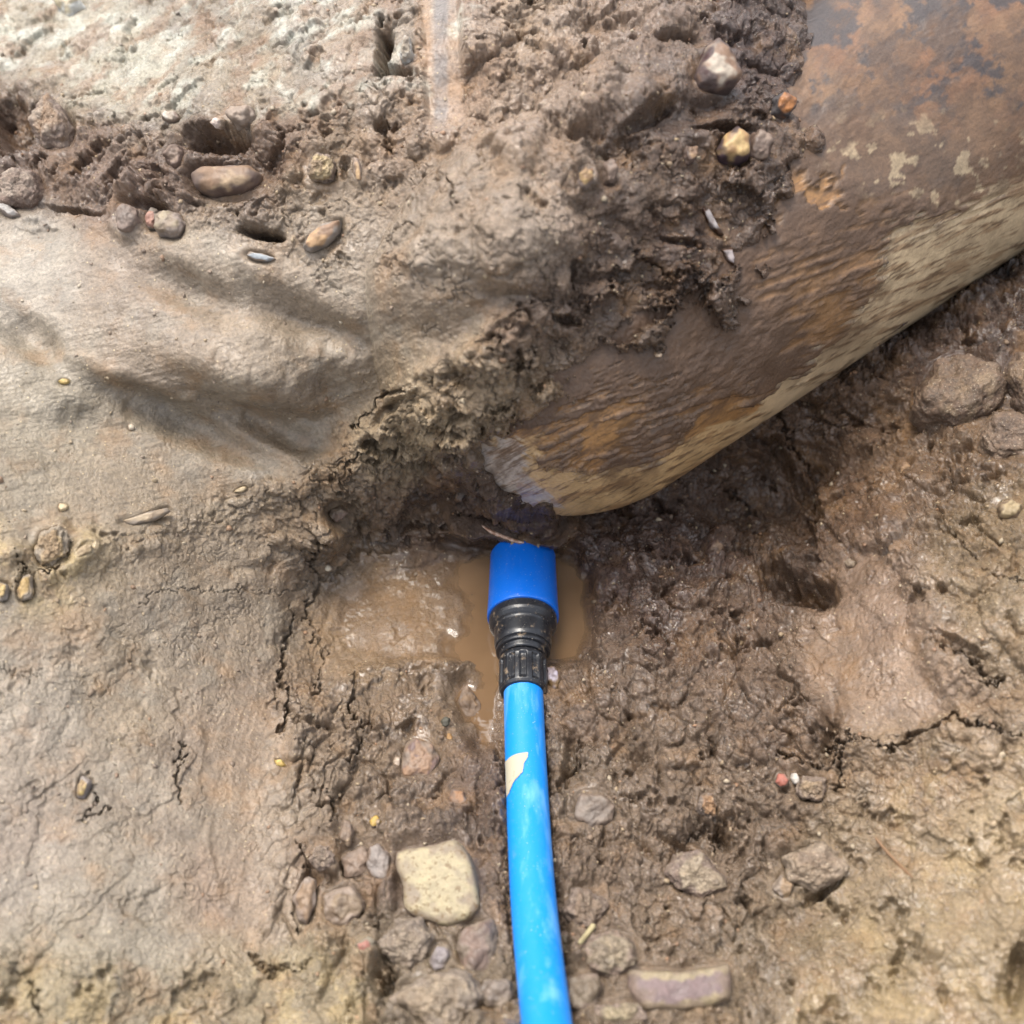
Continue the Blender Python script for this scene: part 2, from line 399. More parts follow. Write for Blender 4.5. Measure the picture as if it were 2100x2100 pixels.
zlump = np.maximum(zone([(1120,1420),(1300,1120),(1500,1080),(1700,1200),(1660,1420),(1800,1560),(1760,1750),(1600,1850),(1560,2000),(1560,3000),(700,3000),(700,1960),(560,1900),(580,1500),(720,1420),(900,1560),(1000,1640)], 50), .8 * zone([(1560,800),(1900,560),(3200,0),(3200,1250),(1950,1150),(1750,1020),(1640,900)], 50)).ravel()
zlump = np.clip(zlump + .20 * zdark.ravel() + .5 * zcav.ravel() + .25 * zfloorR.ravel(), 0, 1) * (1 - zpool.ravel())
F1, F2, ID3 = worley(Q2 + wrp * .8 + wr2 * .35, 50, 12)
vm = .35 + .65 * sstep(.35, .62, fbm(Pf, 24, 2, 15) * .8 + .5)
add(zlump * vm * (.0085 * np.sqrt(np.clip(1 - F1 * F1 * 2.0, 0, 1)) * (.35 + ID3) - .0050 * sstep(.13, 0, F2 - F1) * sstep(.25, .6, perlin(Pf, 45, 16) + .5)))
F1, F2, ID4 = worley(Q2 + wrp * .8 + wr2 * .3, 120, 13)
add(zlump * (.0036 * np.sqrt(np.clip(1 - F1 * F1 * 2.0, 0, 1)) * (.2 + ID4) - .0016 * sstep(.15, 0, F2 - F1)))
CELL = CELL * (1 - zlump * .7) + (.55 * ID3 + .45 * ID4) * zlump * .7
# cracks between crumbs
F1, F2, ID = worley(Qw + wrp * .8, 26, 4)
cm = sstep(.47, .62, fbm(Pf, 20, 2, 91) * .7 + .5 + (Kf - .5) * .25)
add(-Kf * cm * .0045 * sstep(.085, .0, F2 - F1))
F1, F2, ID = worley(Qw + wrp, 70, 5)
cm2 = sstep(.46, .60, fbm(Pf, 30, 2, 95) * .8 + .5 + (Kf - .5) * .2)
add(-Kf * cm2 * .0038 * sstep(.13, .0, F2 - F1))
# torn little cracks on the smoothed banks
tz = (zwall * .15 + zleft * .35 + zcrum + zwall2 * .7 + zbotl * .5).ravel()
F1, F2, ID = worley(Qw + wrp * 1.5, 120, 6)
add(-np.clip(tz, 0, 1) * sstep(.56, .66, fbm(Pf, 34, 3, 97) * .9 + .5) * .0030 * sstep(.16, .0, F2 - F1))
# drag marks left by the bucket and the trowel
def streak(ang, along, across, seed):
    c, s = math.cos(ang), math.sin(ang)
    a = Q2[:, 0] * c + Q2[:, 1] * s; b = -Q2[:, 0] * s + Q2[:, 1] * c
    q = np.stack([a * along, b * across, Pf[:, 2] * 0], 1)
    return fbm(q, 1, 3, seed, .6)
swh = (zwall + zwall2 * .5 + zbotl * .4).clip(0, 1).ravel(); swv = np.clip(zswath + zgroove + zleft * .35 + zslab * .6, 0, 1).ravel()
add(.0009 * swh * streak(.10, 20, 110, 101)); add(.0005 * swh * streak(.25, 30, 500, 102)); add(.0008 * swh * streak(-.25, 18, 90, 108))
add(.0009 * swv * streak(1.50, 14, 90, 103)); add(.0004 * swv * streak(1.40, 30, 400, 104)); add(.0007 * zleft.ravel() * streak(.5, 16, 90, 106))
add(.0012 * (zbotl + zfloorR * .7).clip(0, 1).ravel() * streak(-.5, 30, 260, 105))
Hh = H.reshape(U.shape)
# soft hand-made hollows and bulges: u, v, long, short, angle(deg), height
for (u0, v0, a, b, an, hh) in [
    (620,660,135,46,27,-.030),(390,600,130,42,25,-.016),(520,770,190,50,20,.014),(330,850,260,38,24,-.018),(560,880,160,30,22,-.014),
    (60,690,90,40,38,-.016),(470,530,150,50,14,.008),(760,560,110,70,0,.008),(150,760,120,40,20,.006),
    (40,270,70,65,0,-.030),(130,410,110,36,5,-.014),(455,300,75,30,0,-.034),(540,345,50,50,0,-.016),(480,365,90,36,0,-.014),(535,478,46,12,10,-.022),(330,430,70,22,0,-.012),
    (690,1050,34,24,10,-.014),(1640,1210,70,42,0,-.020),(1620,1060,45,90,-30,-.018),(1530,1020,80,50,-30,-.012),(1680,950,40,60,-40,-.012),
    (1090,340,60,40,0,.008),(1130,310,26,40,20,-.012),(1400,230,120,40,-20,-.014),(1260,320,60,40,-20,-.014),(1320,210,40,50,0,.006),
    (1470,90,70,16,0,-.012),(1180,300,20,30,0,-.01),(1720,640,40,20,0,0),(1440,1720,30,45,-20,-.012),(1380,1740,80,26,20,-.006),
    (1620,1450,26,26,0,-.008),(1700,1480,18,60,10,-.012),(1640,1900,60,50,0,-.006),(2080,2030,30,70,10,-.014),(800,2060,22,50,10,-.016),(1010,2050,30,30,0,-.01),
    (1820,1830,90,60,20,.008),(1950,1950,110,70,-10,.008),(1890,1650,90,60,0,.010),(1700,2000,90,60,0,.008),(1330,1230,60,90,0,.008),(1310,1360,60,40,0,.008),
    (880,1050,60,26,-20,-.010),(930,1380,55,20,8,.012),(1000,1075,70,22,20,-.010)]:
    c, s = math.cos(R(an)), math.sin(R(an)); x = (U - u0) + wn * .35; y = (V - v0) + wn * .35
    d = ((x * c + y * s) / a) ** 2 + ((-x * s + y * c) / b) ** 2
    hh = max(hh, -.024 if v0 > 480 else -.017)
    Hh += hh * np.exp(-d * (1 if abs(hh) < .013 else .9 + d * .5))
wn2 = (perlin(Q0, 70, 8) * 12 + perlin(Q0, 190, 9) * 6).reshape(U.shape)
# drawn cracks and scarps: points, half width, depth
for pts, hw, dp in [
    ([(650,1100),(630,1160),(655,1210),(625,1260),(660,1330),(640,1420)],6,.010),([(590,1240),(600,1320),(575,1380),(595,1440),(580,1500)],7,.010),
    ([(735,1395),(720,1450),(740,1520),(715,1590)],6,.010),([(370,1525),(362,1580),(372,1640)],7,.006),([(185,1590),(195,1640),(150,1680),(230,1660)],7,.005),
    ([(280,1240),(340,1210),(420,1215),(500,1205),(560,1215),(640,1200)],4,.002),([(640,1630),(680,1665),(700,1720),(690,1760),(720,1815)],7,.010),
    ([(605,1740),(640,1795),(610,1830),(605,1910)],7,.011),([(780,1900),(790,1960),(800,2010),(780,2100)],11,.014),([(960,2000),(1000,2050),(1050,2090)],8,.012),
    ([(1690,1530),(1760,1520),(1830,1535),(1900,1500),(1960,1480),(2110,1520)],7,.012),([(1600,1560),(1700,1580),(1740,1500),(1715,1620)],6,.010),
    ([(1950,1335),(1990,1360),(2060,1400),(1960,1400)],7,.010),([(1660,1820),(1720,1800),(1680,1850)],8,.012),
    ([(792,48),(787,100),(786,145)],17,.026),([(775,146),(840,152)],9,.02),([(790,255),(805,310)],6,.008),([(900,365),(935,380),(925,440)],5,.008),
    ([(790,500),(850,455)],5,.006),([(20,1130),(45,1190),(120,1155)],7,.012),([(0,1360),(50,1395),(90,1375)],4,.002),
    ([(1145,1640),(1180,1580),(1200,1530)],8,.010),([(1160,1900),(1150,1980),(1180,2090)],9,.012),([(1450,1840),(1470,1700),(1380,1730)],7,.008),
    ([(1590,830),(1610,900),(1660,970),(1680,1060)],8,.012),([(1940,1080),(1990,1150),(2100,1210)],5,.008),([(1500,1010),(1560,1060)],6,.010),
    ([(720,880),(740,850),(800,800),(830,790)],9,.010),([(700,960),(760,905),(820,930)],6,.008),([(1320,510),(1380,590),(1310,585)],6,.006),
    ([(20,1990),(60,2010),(90,2090)],6,.006),([(520,1960),(560,1990),(640,1985)],6,.006),([(730,2080),(760,2000)],4,.005)]:
    pa = np.array(pts, float); m = 4 * hw + 30
    u0, v0, u1, v1 = pa[:, 0].min() - m, pa[:, 1].min() - m, pa[:, 0].max() + m, pa[:, 1].max() + m
    a0, a1 = np.searchsorted(gu, [u0, u1]); b0, b1 = np.searchsorted(gv, [v0, v1])
    uu = U[b0:b1, a0:a1] + wn[b0:b1, a0:a1] * .7 + wn2[b0:b1, a0:a1]; vv = V[b0:b1, a0:a1] + np.roll(wn, 90, 1)[b0:b1, a0:a1] * .7 + np.roll(wn2, 77, 1)[b0:b1, a0:a1]
    d = line_d(uu, vv, pts); wd = hw * (.65 + .06 * wn[b0:b1, a0:a1])
    Hh[b0:b1, a0:a1] -= dp * sstep(1.0, .2, d / np.maximum(wd, 2)) 
EDGE_BEFORE_STONES = True

# ------------------------------------------------------------------ stones: (name, kind, shape, thickness, colour, second colour, label)
E = lambda u, v, a, b, r=0: ('e', u, v, a, b, r)
STONES = [
 ('stone', [(817,1753),(847,1743),(896,1739),(942,1725),(964,1753),(977,1791),(989,1867),(967,1891),(923,1903),(869,1894),(831,1867),(830,1813),(815,1780)], .020, (178,164,130), (108,86,62), 'speckled', 'cream yellow speckled angular block left of the blue pipe'),
 ('brick_fragment', [(1284,1992),(1387,1997),(1493,1979),(1496,2052),(1440,2072),(1387,2076),(1311,2077),(1289,2040)], .016, (128,108,108), (160,144,112), 'brick', 'broken purple brick piece with pale edges lying at the bottom'),
 ('stone', E(628,1848,22,56,8), .016, (150,122,92), (112,90,72), 'plain', 'long narrow brown stone standing in a crack left of the cream block'),
 ('stone', E(836,1934,50,58), .016, (142,126,106), (120,104,88), 'rough', 'rough grey brown stone just below the cream block'),
 ('stone', E(985,1945,46,56,10), .016, (128,104,92), (108,88,80), 'plain', 'purplish brown round stone between cream block and blue pipe'),
 ('stone', E(863,1563,42,48,20), .012, (158,124,96), (110,84,84), 'plain', 'reddish flat stone with a dark spot below the puddle'),
 ('pebble', E(942,1640,20,20), .008, (168,122,80), (130,96,66), 'plain', 'small orange brown pebble left of the torn label'),
 ('stone', E(777,1775,26,40), .010, (146,138,132), (120,112,106), 'plain', 'smooth grey stone against the left side of the cream block'),
 ('stone', E(704,1862,50,42,-15), .014, (140,120,94), (112,92,70), 'plain', 'flat brown stone beside the long narrow one'),
 ('stone_chip', E(752,1940,24,18,-30), .008, (176,104,92), (140,84,72), 'plain', 'pinkish red chip at lower left of the grey brown stone'),
 ('stone_chip', E(812,1563,8,12,15), .006, (225,212,190), (190,170,150), 'plain', 'tiny white chip beside the reddish flat stone'),
 ('stone_chip', E(575,1566,13,7,30), .005, (225,200,120), (190,160,90), 'plain', 'tiny yellow chip on the smeared mud left of the cracks'),
 ('pebble', E(174,1614,13,24,15), .010, (205,178,100), (160,130,80), 'plain', 'yellow pebble beside a dark tear in the left bank'),
 ('pebble', E(771,1686,13,12), .006, (206,168,60), (170,130,50), 'plain', 'bright mustard pebble above the cream block'),
 ('pebble', E(711,1710,17,25,10), .010, (170,146,116), (130,108,88), 'plain', 'buff oval pebble upper left of the cream block'),
 ('stone', E(662,1760,24,26), .010, (142,124,106), (116,100,84), 'rough', 'small rough pebble above the flat brown stone'),
 ('stone', E(732,1770,34,32), .010, (138,116,98), (112,92,76), 'plain', 'brown stone between the buff pebble and the smooth grey stone'),
 ('mud_clod', E(905,2058,92,62,5), .022, (154,136,112), (134,116,94), 'rough', 'large pale clod at bottom edge left of the blue pipe'),
 ('stone', E(1022,2040,38,34), .012, (132,118,106), (104,90,80), 'plain', 'dark grey stone at the bottom touching the blue pipe'),
 ('stone', E(905,1965,22,34), .010, (140,132,136), (110,102,104), 'plain', 'bluish grey stone wedged between two round ones'),
 ('stone', [(1360,1791),(1387,1753),(1430,1748),(1485,1802),(1485,1824),(1441,1846),(1387,1829)], .018, (166,150,124), (140,124,100), 'rough', 'pale rough stone alone on the floor right of the blue pipe'),
 ('stone', E(1251,1962,56,50,-25), .018, (152,138,112), (126,112,90), 'rough', 'grey green rough stone above left of the brick piece'),
 ('pebble', E(1449,1653,20,24), .012, (170,128,84), (134,98,66), 'rough', 'round orange pebble above the pale rough stone'),
 ('stone_chip', E(1602,1601,14,16), .009, (186,98,78), (150,78,62), 'plain', 'small red brick chip on the right floor'),
 ('stone_chip', E(1629,1596,9,13), .008, (205,196,184), (170,160,150), 'plain', 'small white chip touching the red one'),
 ('stone', E(1664,1618,36,27,25), .014, (164,140,108), (132,110,84), 'rough', 'buff stone right of the red and white chips'),
 ('stone', E(1218,1668,44,40), .012, (134,122,110), (112,100,90), 'plain', 'grey rounded stone right of the blue pipe near the label'),
 ('pebble', E(1607,1820,20,22), .010, (196,162,112), (150,122,88), 'plain', 'orange yellow pebble right of the pale rough stone'),
 ('mud_clod', E(1668,1778,72,48,-10), .018, (142,122,100), (122,102,84), 'rough', 'lumpy brown clod above a dark gap on the right floor'),
 ('pebble', E(1722,1782,14,14), .008, (196,188,176), (160,150,138), 'plain', 'shiny pale pebble on the right end of the lumpy clod'),
 ('stone', E(1273,2084,62,24), .014, (172,158,124), (140,126,98), 'rough', 'yellowish flat stone cut by the bottom edge below the brick'),
 ('stone', E(1197,1868,42,46), .014, (138,116,94), (112,94,76), 'rough', 'brown knobbly stone right of the blue pipe above the straw'),
 ('stone', E(1162,1932,26,30), .010, (134,124,104), (110,100,84), 'plain', 'small olive grey stone touching the right side of the blue pipe'),
 ('stone', E(1195,2040,40,48), .014, (140,124,100), (114,100,80), 'plain', 'brown stone between the blue pipe and the brick piece'),
 ('stone', [(1885,800),(1915,757),(1962,740),(2020,757),(2052,778),(2062,820),(2030,868),(1970,893),(1900,880),(1882,855)], .036, (108,88,70), (140,118,92), 'crystal', 'large rough grainy stone on the right bank below the big pipe'),
 ('stone', E(2100,795,42,66), .030, (104,82,60), (128,104,78), 'crystal', 'grainy brown stone cut by the right edge of the picture'),
 ('stone', E(2072,900,70,62,20), .016, (122,100,82), (96,78,64), 'crystal', 'dark grainy stone below the large one at the right edge'),
 ('pebble', E(1857,964,13,12), .008, (164,132,96), (130,100,72), 'plain', 'small buff pebble alone on the right bank'),
 ('pebble', E(1746,1156,11,10), .008, (168,148,124), (130,112,92), 'plain', 'small grey pebble at the rim of the dark hollow'),
 ('stone', E(2068,1050,30,24), .014, (178,158,118), (130,112,84), 'plain', 'pale yellowish stone half buried near the right edge'),
 ('pebble', E(1466,1129,17,18), .010, (128,104,80), (98,78,60), 'plain', 'brown pebble in the wet mud under the big pipe'),
 ('stone', E(1136,1392,17,30,-15), .012, (196,188,206), (150,140,150), 'plain', 'pale lavender stone tucked against the black nut'),
 ('stone', E(962,1448,22,40,-5), .009, (128,98,64), (100,76,52), 'plain', 'brown oval stone half sunk in the shallow water'),
 ('pebble', E(913,1484,14,12,20), .007, (98,96,78), (80,76,62), 'plain', 'dark green pebble in the shallow water'),
 ('stone_chip', E(922,1513,7,9), .005, (220,180,110), (170,130,80), 'plain', 'tiny orange chip at the edge of the shallow water'),
 ('stone', [(1416,168),(1432,135),(1442,104),(1460,92),(1480,108),(1500,138),(1513,170),(1495,192),(1460,197),(1425,188)], .022, (206,192,172), (150,118,92), 'plain', 'rounded triangular whitish stone in the dark mud at the top'),
 ('stone', [(1462,318),(1475,290),(1500,272),(1526,290),(1530,335),(1508,344),(1470,336)], .022, (224,190,128), (180,140,90), 'plain', 'bright cream yellow stone in the dark mud on the big pipe'),
 ('stone', E(1551,312,23,34), .018, (150,130,114), (118,100,88), 'plain', 'grey stone touching the right of the bright cream yellow stone'),
 ('pebble', E(1411,322,15,20,15), .012, (172,140,104), (136,106,80), 'plain', 'buff pebble left of the bright cream yellow stone'),
 ('pebble', E(1199,368,16,21,15), .010, (206,172,112), (160,124,80), 'plain', 'yellow pebble on the edge of the pale mud bank'),
 ('pebble', E(1246,354,16,25), .012, (142,120,104), (110,92,80), 'plain', 'grey pebble right of the yellow one in a dark hollow'),
 ('stone', E(1599,224,26,25,-30), .016, (190,122,56), (130,84,50), 'plain', 'orange stone near the dark stained side of the big pipe'),
 ('enamel_flake', [(1430,422),(1448,425),(1462,448),(1474,470),(1484,484),(1470,480),(1450,458)], .006, (196,188,186), (150,140,138), 'plain', 'long pale flake stuck in the dark mud on the big pipe'),
 ('enamel_flake', [(1476,512),(1498,508),(1504,530),(1502,546),(1486,532)], .006, (198,186,184), (150,140,138), 'plain', 'short pale flake below the long one'),
 ('pebble', E(1349,724,8,8), .005, (216,190,160), (170,140,110), 'plain', 'tiny pale chip on the brown side of the big pipe'),
 ('stone', E(147,16,32,26,20), .018, (206,188,142), (170,150,110), 'plain', 'pale yellow stone at the top edge of the left bank'),
 ('stone', [(80,262),(92,225),(118,212),(140,240),(160,270),(150,310),(110,318),(84,300)], .030, (170,154,136), (140,112,84), 'rough', 'pale angular rock in the dark cavity at far left'),
 ('pebble', E(354,245,19,11,5), .010, (222,214,200), (180,166,148), 'plain', 'white oval pebble above the middle cavity, the left one'),
 ('pebble', E(448,254,14,12), .010, (220,200,186), (180,160,140), 'plain', 'pinkish white pebble directly above the middle cavity'),
 ('stone', [(395,365),(420,352),(470,350),(520,348),(545,365),(535,385),(500,400),(440,404),(408,392)], .020, (190,164,130), (146,116,88), 'plain', 'flat pale edged stone lying in the middle cavity'),
 ('stone', [(622,510),(640,478),(668,460),(702,452),(698,480),(672,506),(640,520)], .016, (204,160,108), (150,112,80), 'plain', 'orange wedge stone in the upper left bank'),
 ('stone', E(664,348,30,30,30), .016, (190,168,124), (150,126,94), 'rough', 'yellowish lump right of the middle cavity'),
 ('stone_chip', E(734,350,8,28,-8), .008, (204,168,120), (150,120,90), 'plain', 'thin upright orange chip right of the yellowish lump'),
 ('stone_chip', E(533,528,30,9,8), .006, (176,188,196), (150,156,160), 'plain', 'light blue grey flat chip on the smooth bank'),
 ('stone', E(364,326,22,22), .014, (156,134,116), (124,104,90), 'plain', 'round brown pebble at the left lip of the middle cavity'),
 ('stone', E(52,400,48,46), .024, (162,146,130), (130,112,98), 'rough', 'grey block under the far left cavity'),
 ('stone', E(352,462,32,26), .014, (172,156,126), (140,122,100), 'plain', 'buff stone in the row above the smooth bank'),
 ('stone', E(266,452,24,30), .014, (150,136,124), (120,106,96), 'plain', 'grey brown stone left end of the row above the smooth bank'),
 ('stone_chip', E(317,452,12,22,10), .010, (194,140,120), (150,106,90), 'plain', 'pink chip between two stones of the row above the smooth bank'),
 ('stone', E(498,244,30,24), .016, (158,138,120), (128,110,96), 'plain', 'rounded brown stone overhanging the right of the middle cavity'),
 ('stone', E(838,112,13,30,5), .016, (182,164,140), (146,128,108), 'rough', 'pale stone lodged in the dark slot near the top'),
 ('stone_chip', E(20,435,26,10,25), .010, (196,192,186), (160,156,150), 'plain', 'whitish flat sliver at the left edge under the grey block'),
 ('stone_chip', [(248,1070),(300,1052),(344,1042),(350,1050),(318,1068),(270,1080)], .008, (198,176,144), (160,138,112), 'plain', 'long pale sliver pressed in the left bank'),
 ('stone_chip', E(495,1004,17,5,-20), .005, (206,186,150), (160,140,110), 'plain', 'tiny pale sliver on the left bank near the crumbly ridge'),
 ('stone', [(70,1130),(88,1092),(125,1078),(140,1100),(138,1140),(110,1158),(85,1160)], .014, (186,158,112), (150,122,86), 'rough', 'ochre lump on the left bank above a crack'),
 ('stone', E(54,1208,19,26), .012, (206,170,104), (160,126,80), 'plain', 'yellow stone just below the crack at the left edge'),
 ('stone', E(6,1212,14,22), .012, (212,180,110), (170,136,86), 'plain', 'yellow stone cut by the left edge of the picture'),
 ('stone_chip', E(172,1132,24,10,-35), .006, (200,178,136), (160,136,104), 'plain', 'pale sliver right of the ochre lump'),
 ('stone_chip', E(133,782,13,6), .005, (204,176,110), (160,136,90), 'plain', 'tiny yellow chip on the smooth left bank'),
 ('stone_chip', E(269,877,6,6), .005, (220,204,180), (180,160,140), 'plain', 'tiny white speck stone on the smooth left bank'),
 ('stone_chip', E(130,1041,11,9), .006, (206,186,150), (170,146,116), 'plain', 'small cream chip above the ochre lump'),
 ('pebble', E(693,1053,18,15), .010, (120,98,86), (90,70,60), 'plain', 'dark pebble in a small hole of the crumbly ridge'),
 ('stone_chip', E(671,1163,9,7), .006, (220,206,180), (170,150,130), 'plain', 'tiny white chip beside the crack at the left of the puddle'),
]
def stone_poly(shape, k, M=72):
    r_ = np.random.RandomState(100 + k)
    if isinstance(shape, tuple) and shape[0] == 'e':
        _, u, v, a, b, rot = shape; th = np.linspace(0, 2 * np.pi, M, endpoint=False)
        n = 6; cuts = (np.arange(n) + .8 * r_.rand(n)) * 2 * np.pi / n; dd = .74 + .26 * r_.rand(n)
        rad = np.full(M, 1.12)
        for c_, d_ in zip(cuts, dd):
            cc = np.cos(th - c_); rad = np.where(cc > .05, np.minimum(rad, d_ / np.maximum(cc, .05)), rad)
        rad = (rad + np.roll(rad, 1) + np.roll(rad, -1)) / 3
        c, s = math.cos(R(rot)), math.sin(R(rot)); x = np.cos(th) * rad * a; y = np.sin(th) * rad * b
        return np.stack([u + x * c - y * s, v + x * s + y * c], 1)
    p = np.array(shape, float); q = np.concatenate([p, p[:1]]); seg = np.linalg.norm(np.diff(q, axis=0), axis=1); cum = np.concatenate([[0], np.cumsum(seg)])
    t = np.linspace(0, cum[-1], M, endpoint=False); o = np.stack([np.interp(t, cum, q[:, 0]), np.interp(t, cum, q[:, 1])], 1)
    o = (o * 2 + np.roll(o, 1, 0) + np.roll(o, -1, 0)) / 4
    return o
polys = []
for k, s in enumerate(STONES):
    pl = stone_poly(s[1], k); polys.append(pl)
    size = np.ptp(pl, axis=0).mean()
    m = 30; a0, a1 = np.searchsorted(gu, [pl[:, 0].min() - m, pl[:, 0].max() + m]); b0, b1 = np.searchsorted(gv, [pl[:, 1].min() - m, pl[:, 1].max() + m])
    if a1 <= a0 or b1 <= b0: continue
    sdv = poly_sd(U[b0:b1, a0:a1], V[b0:b1, a0:a1], pl[::3]); g = min(1, size / 50)
    sub = Hh[b0:b1, a0:a1]; ins = sstep(-3, 3, sdv)
    ref = sub[sdv > -4].mean() if (sdv > -4).any() else 0
    flat = sstep(-22 * g - 3, 2, sdv); sub[:] = sub * (1 - flat) + ref * flat      # seat the stone
    sub -= .0035 * g * np.exp(-(sdv / (5 * g + 2)) ** 2) * (.5 + .5 * np.sin(U[b0:b1, a0:a1] * .05 + k)) + ins * .0015
    Hh[b0:b1, a0:a1] = sub
    STONES[k] = s + ((b0 + b1) // 2 if False else (np.searchsorted(gu, pl[:, 0].mean()), np.searchsorted(gv, pl[:, 1].mean())),)

# deep gaps with crisp lips
for (u0, v0, a, b, an, hh) in [(786,95,15,52,3,.06),(808,148,38,9,6,.05),(448,288,62,22,-8,.055),(535,482,42,9,12,.035),(20,250,30,60,0,.04),(150,428,62,8,8,.022),(300,424,40,8,4,.018),
    (1640,1212,62,26,0,.045),(1590,1180,26,20,0,.03),(1700,1525,12,42,10,.03),(1478,1715,13,40,-20,.03),(792,2005,22,44,10,.035),(1650,1010,16,60,-35,.03),(1600,930,14,44,-30,.03),(1545,905,50,12,28,.02),
    (1205,278,34,22,-20,.03),(1385,88,46,8,-12,.02),(1400,500,46,8,12,.015),(1345,590,34,6,8,.012),(1160,655,26,10,10,.02),(760,905,22,18,0,.02),(800,845,34,12,-40,.02),(1330,240,60,14,-30,.02),(1480,268,60,9,5,.02),
    (1985,1340,56,9,28,.02),(2085,2000,16,60,10,.03),(1690,1836,46,9,-28,.025),(1170,1560,12,40,12,.02),(1155,1950,12,50,5,.025),(1310,1560,24,26,20,.02),(640,1795,14,24,0,.02),(715,1785,16,16,0,.02),(1380,1740,40,10,20,.02),(1430,1790,80,2,0,.0)]:
    c, s = math.cos(R(an)), math.sin(R(an)); x = (U - u0) + wn * .3 + wn2 * .35; y = (V - v0) + wn * .3 - wn2 * .35
    Hh -= min(hh * .6, .032) * sstep(1.45, .35, np.sqrt(((x * c + y * s) / a) ** 2 + ((-x * s + y * c) / b) ** 2))
hd = line_d(U, V, [(1073,1420),(1080,1600),(1094,1848),(1121,2100),(1150,2350),(1190,2650)]) / (1 + .35 * sstep(1400, 2100, V)) + wn2 * .4
hb = sstep(1440, 1580, V); Hh += hb * (-.010 * sstep(50, 30, hd) + .0035 * np.exp(-((hd - 62) / 14) ** 2))
# water level and the pool basin
pool = poly_sd(U, V, [(905,1122),(985,1130),(1150,1130),(1185,1150),(1208,1200),(1214,1290),(1192,1362),(1130,1368),(1060,1360),(1035,1420),(1020,1540),(985,1545),(960,1490),(905,1400),(900,1368),(800,1372),(700,1345),(668,1290),(690,1215),(760,1165),(850,1150)]) + wn * .35
target = np.where(pool > 0, -.0045 * sstep(0, 30, pool) , .004 * sstep(0, 30, -pool))
leftshallow = sstep(1010, 890, U + wn * 3)
Pn = P + NB * Hh[..., None]
inreg = sstep(0, 1, (pool + 34 + 90 * sstep(900, 720, U)) / (40 + 90 * sstep(900, 720, U)))
zt = target + (Pn[..., 2] - blur(Pn[..., 2], 12)) * (.55) + leftshallow * .0052 * inreg
# move the point along its ray so that its height is zt
near_sleeve = inreg * (1 - .0)
znew = Pn[..., 2] * (1 - near_sleeve) + zt * near_sleeve
islet = np.exp(-(((U - 915) / 45) ** 2 + ((V - 1388) / 20) ** 2) * 1.2) * .010
znew = znew + islet * inreg
ledge = sstep(-14, 8, poly_sd(U, V, [(900,1030),(1000,1020),(1180,1040),(1190,1095),(1145,1122),(1100,1112),(1060,1108),(1000,1100),(960,1110),(930,1085)]) + wn * .25)
znew = np.maximum(znew, znew * (1 - ledge) + ledge * (.036 + .006 * wn / 30))
dd_ = Pn - CAM; tt = (znew - CAM[2]) / dd_[..., 2]
Pn = CAM + dd_ * tt[..., None]

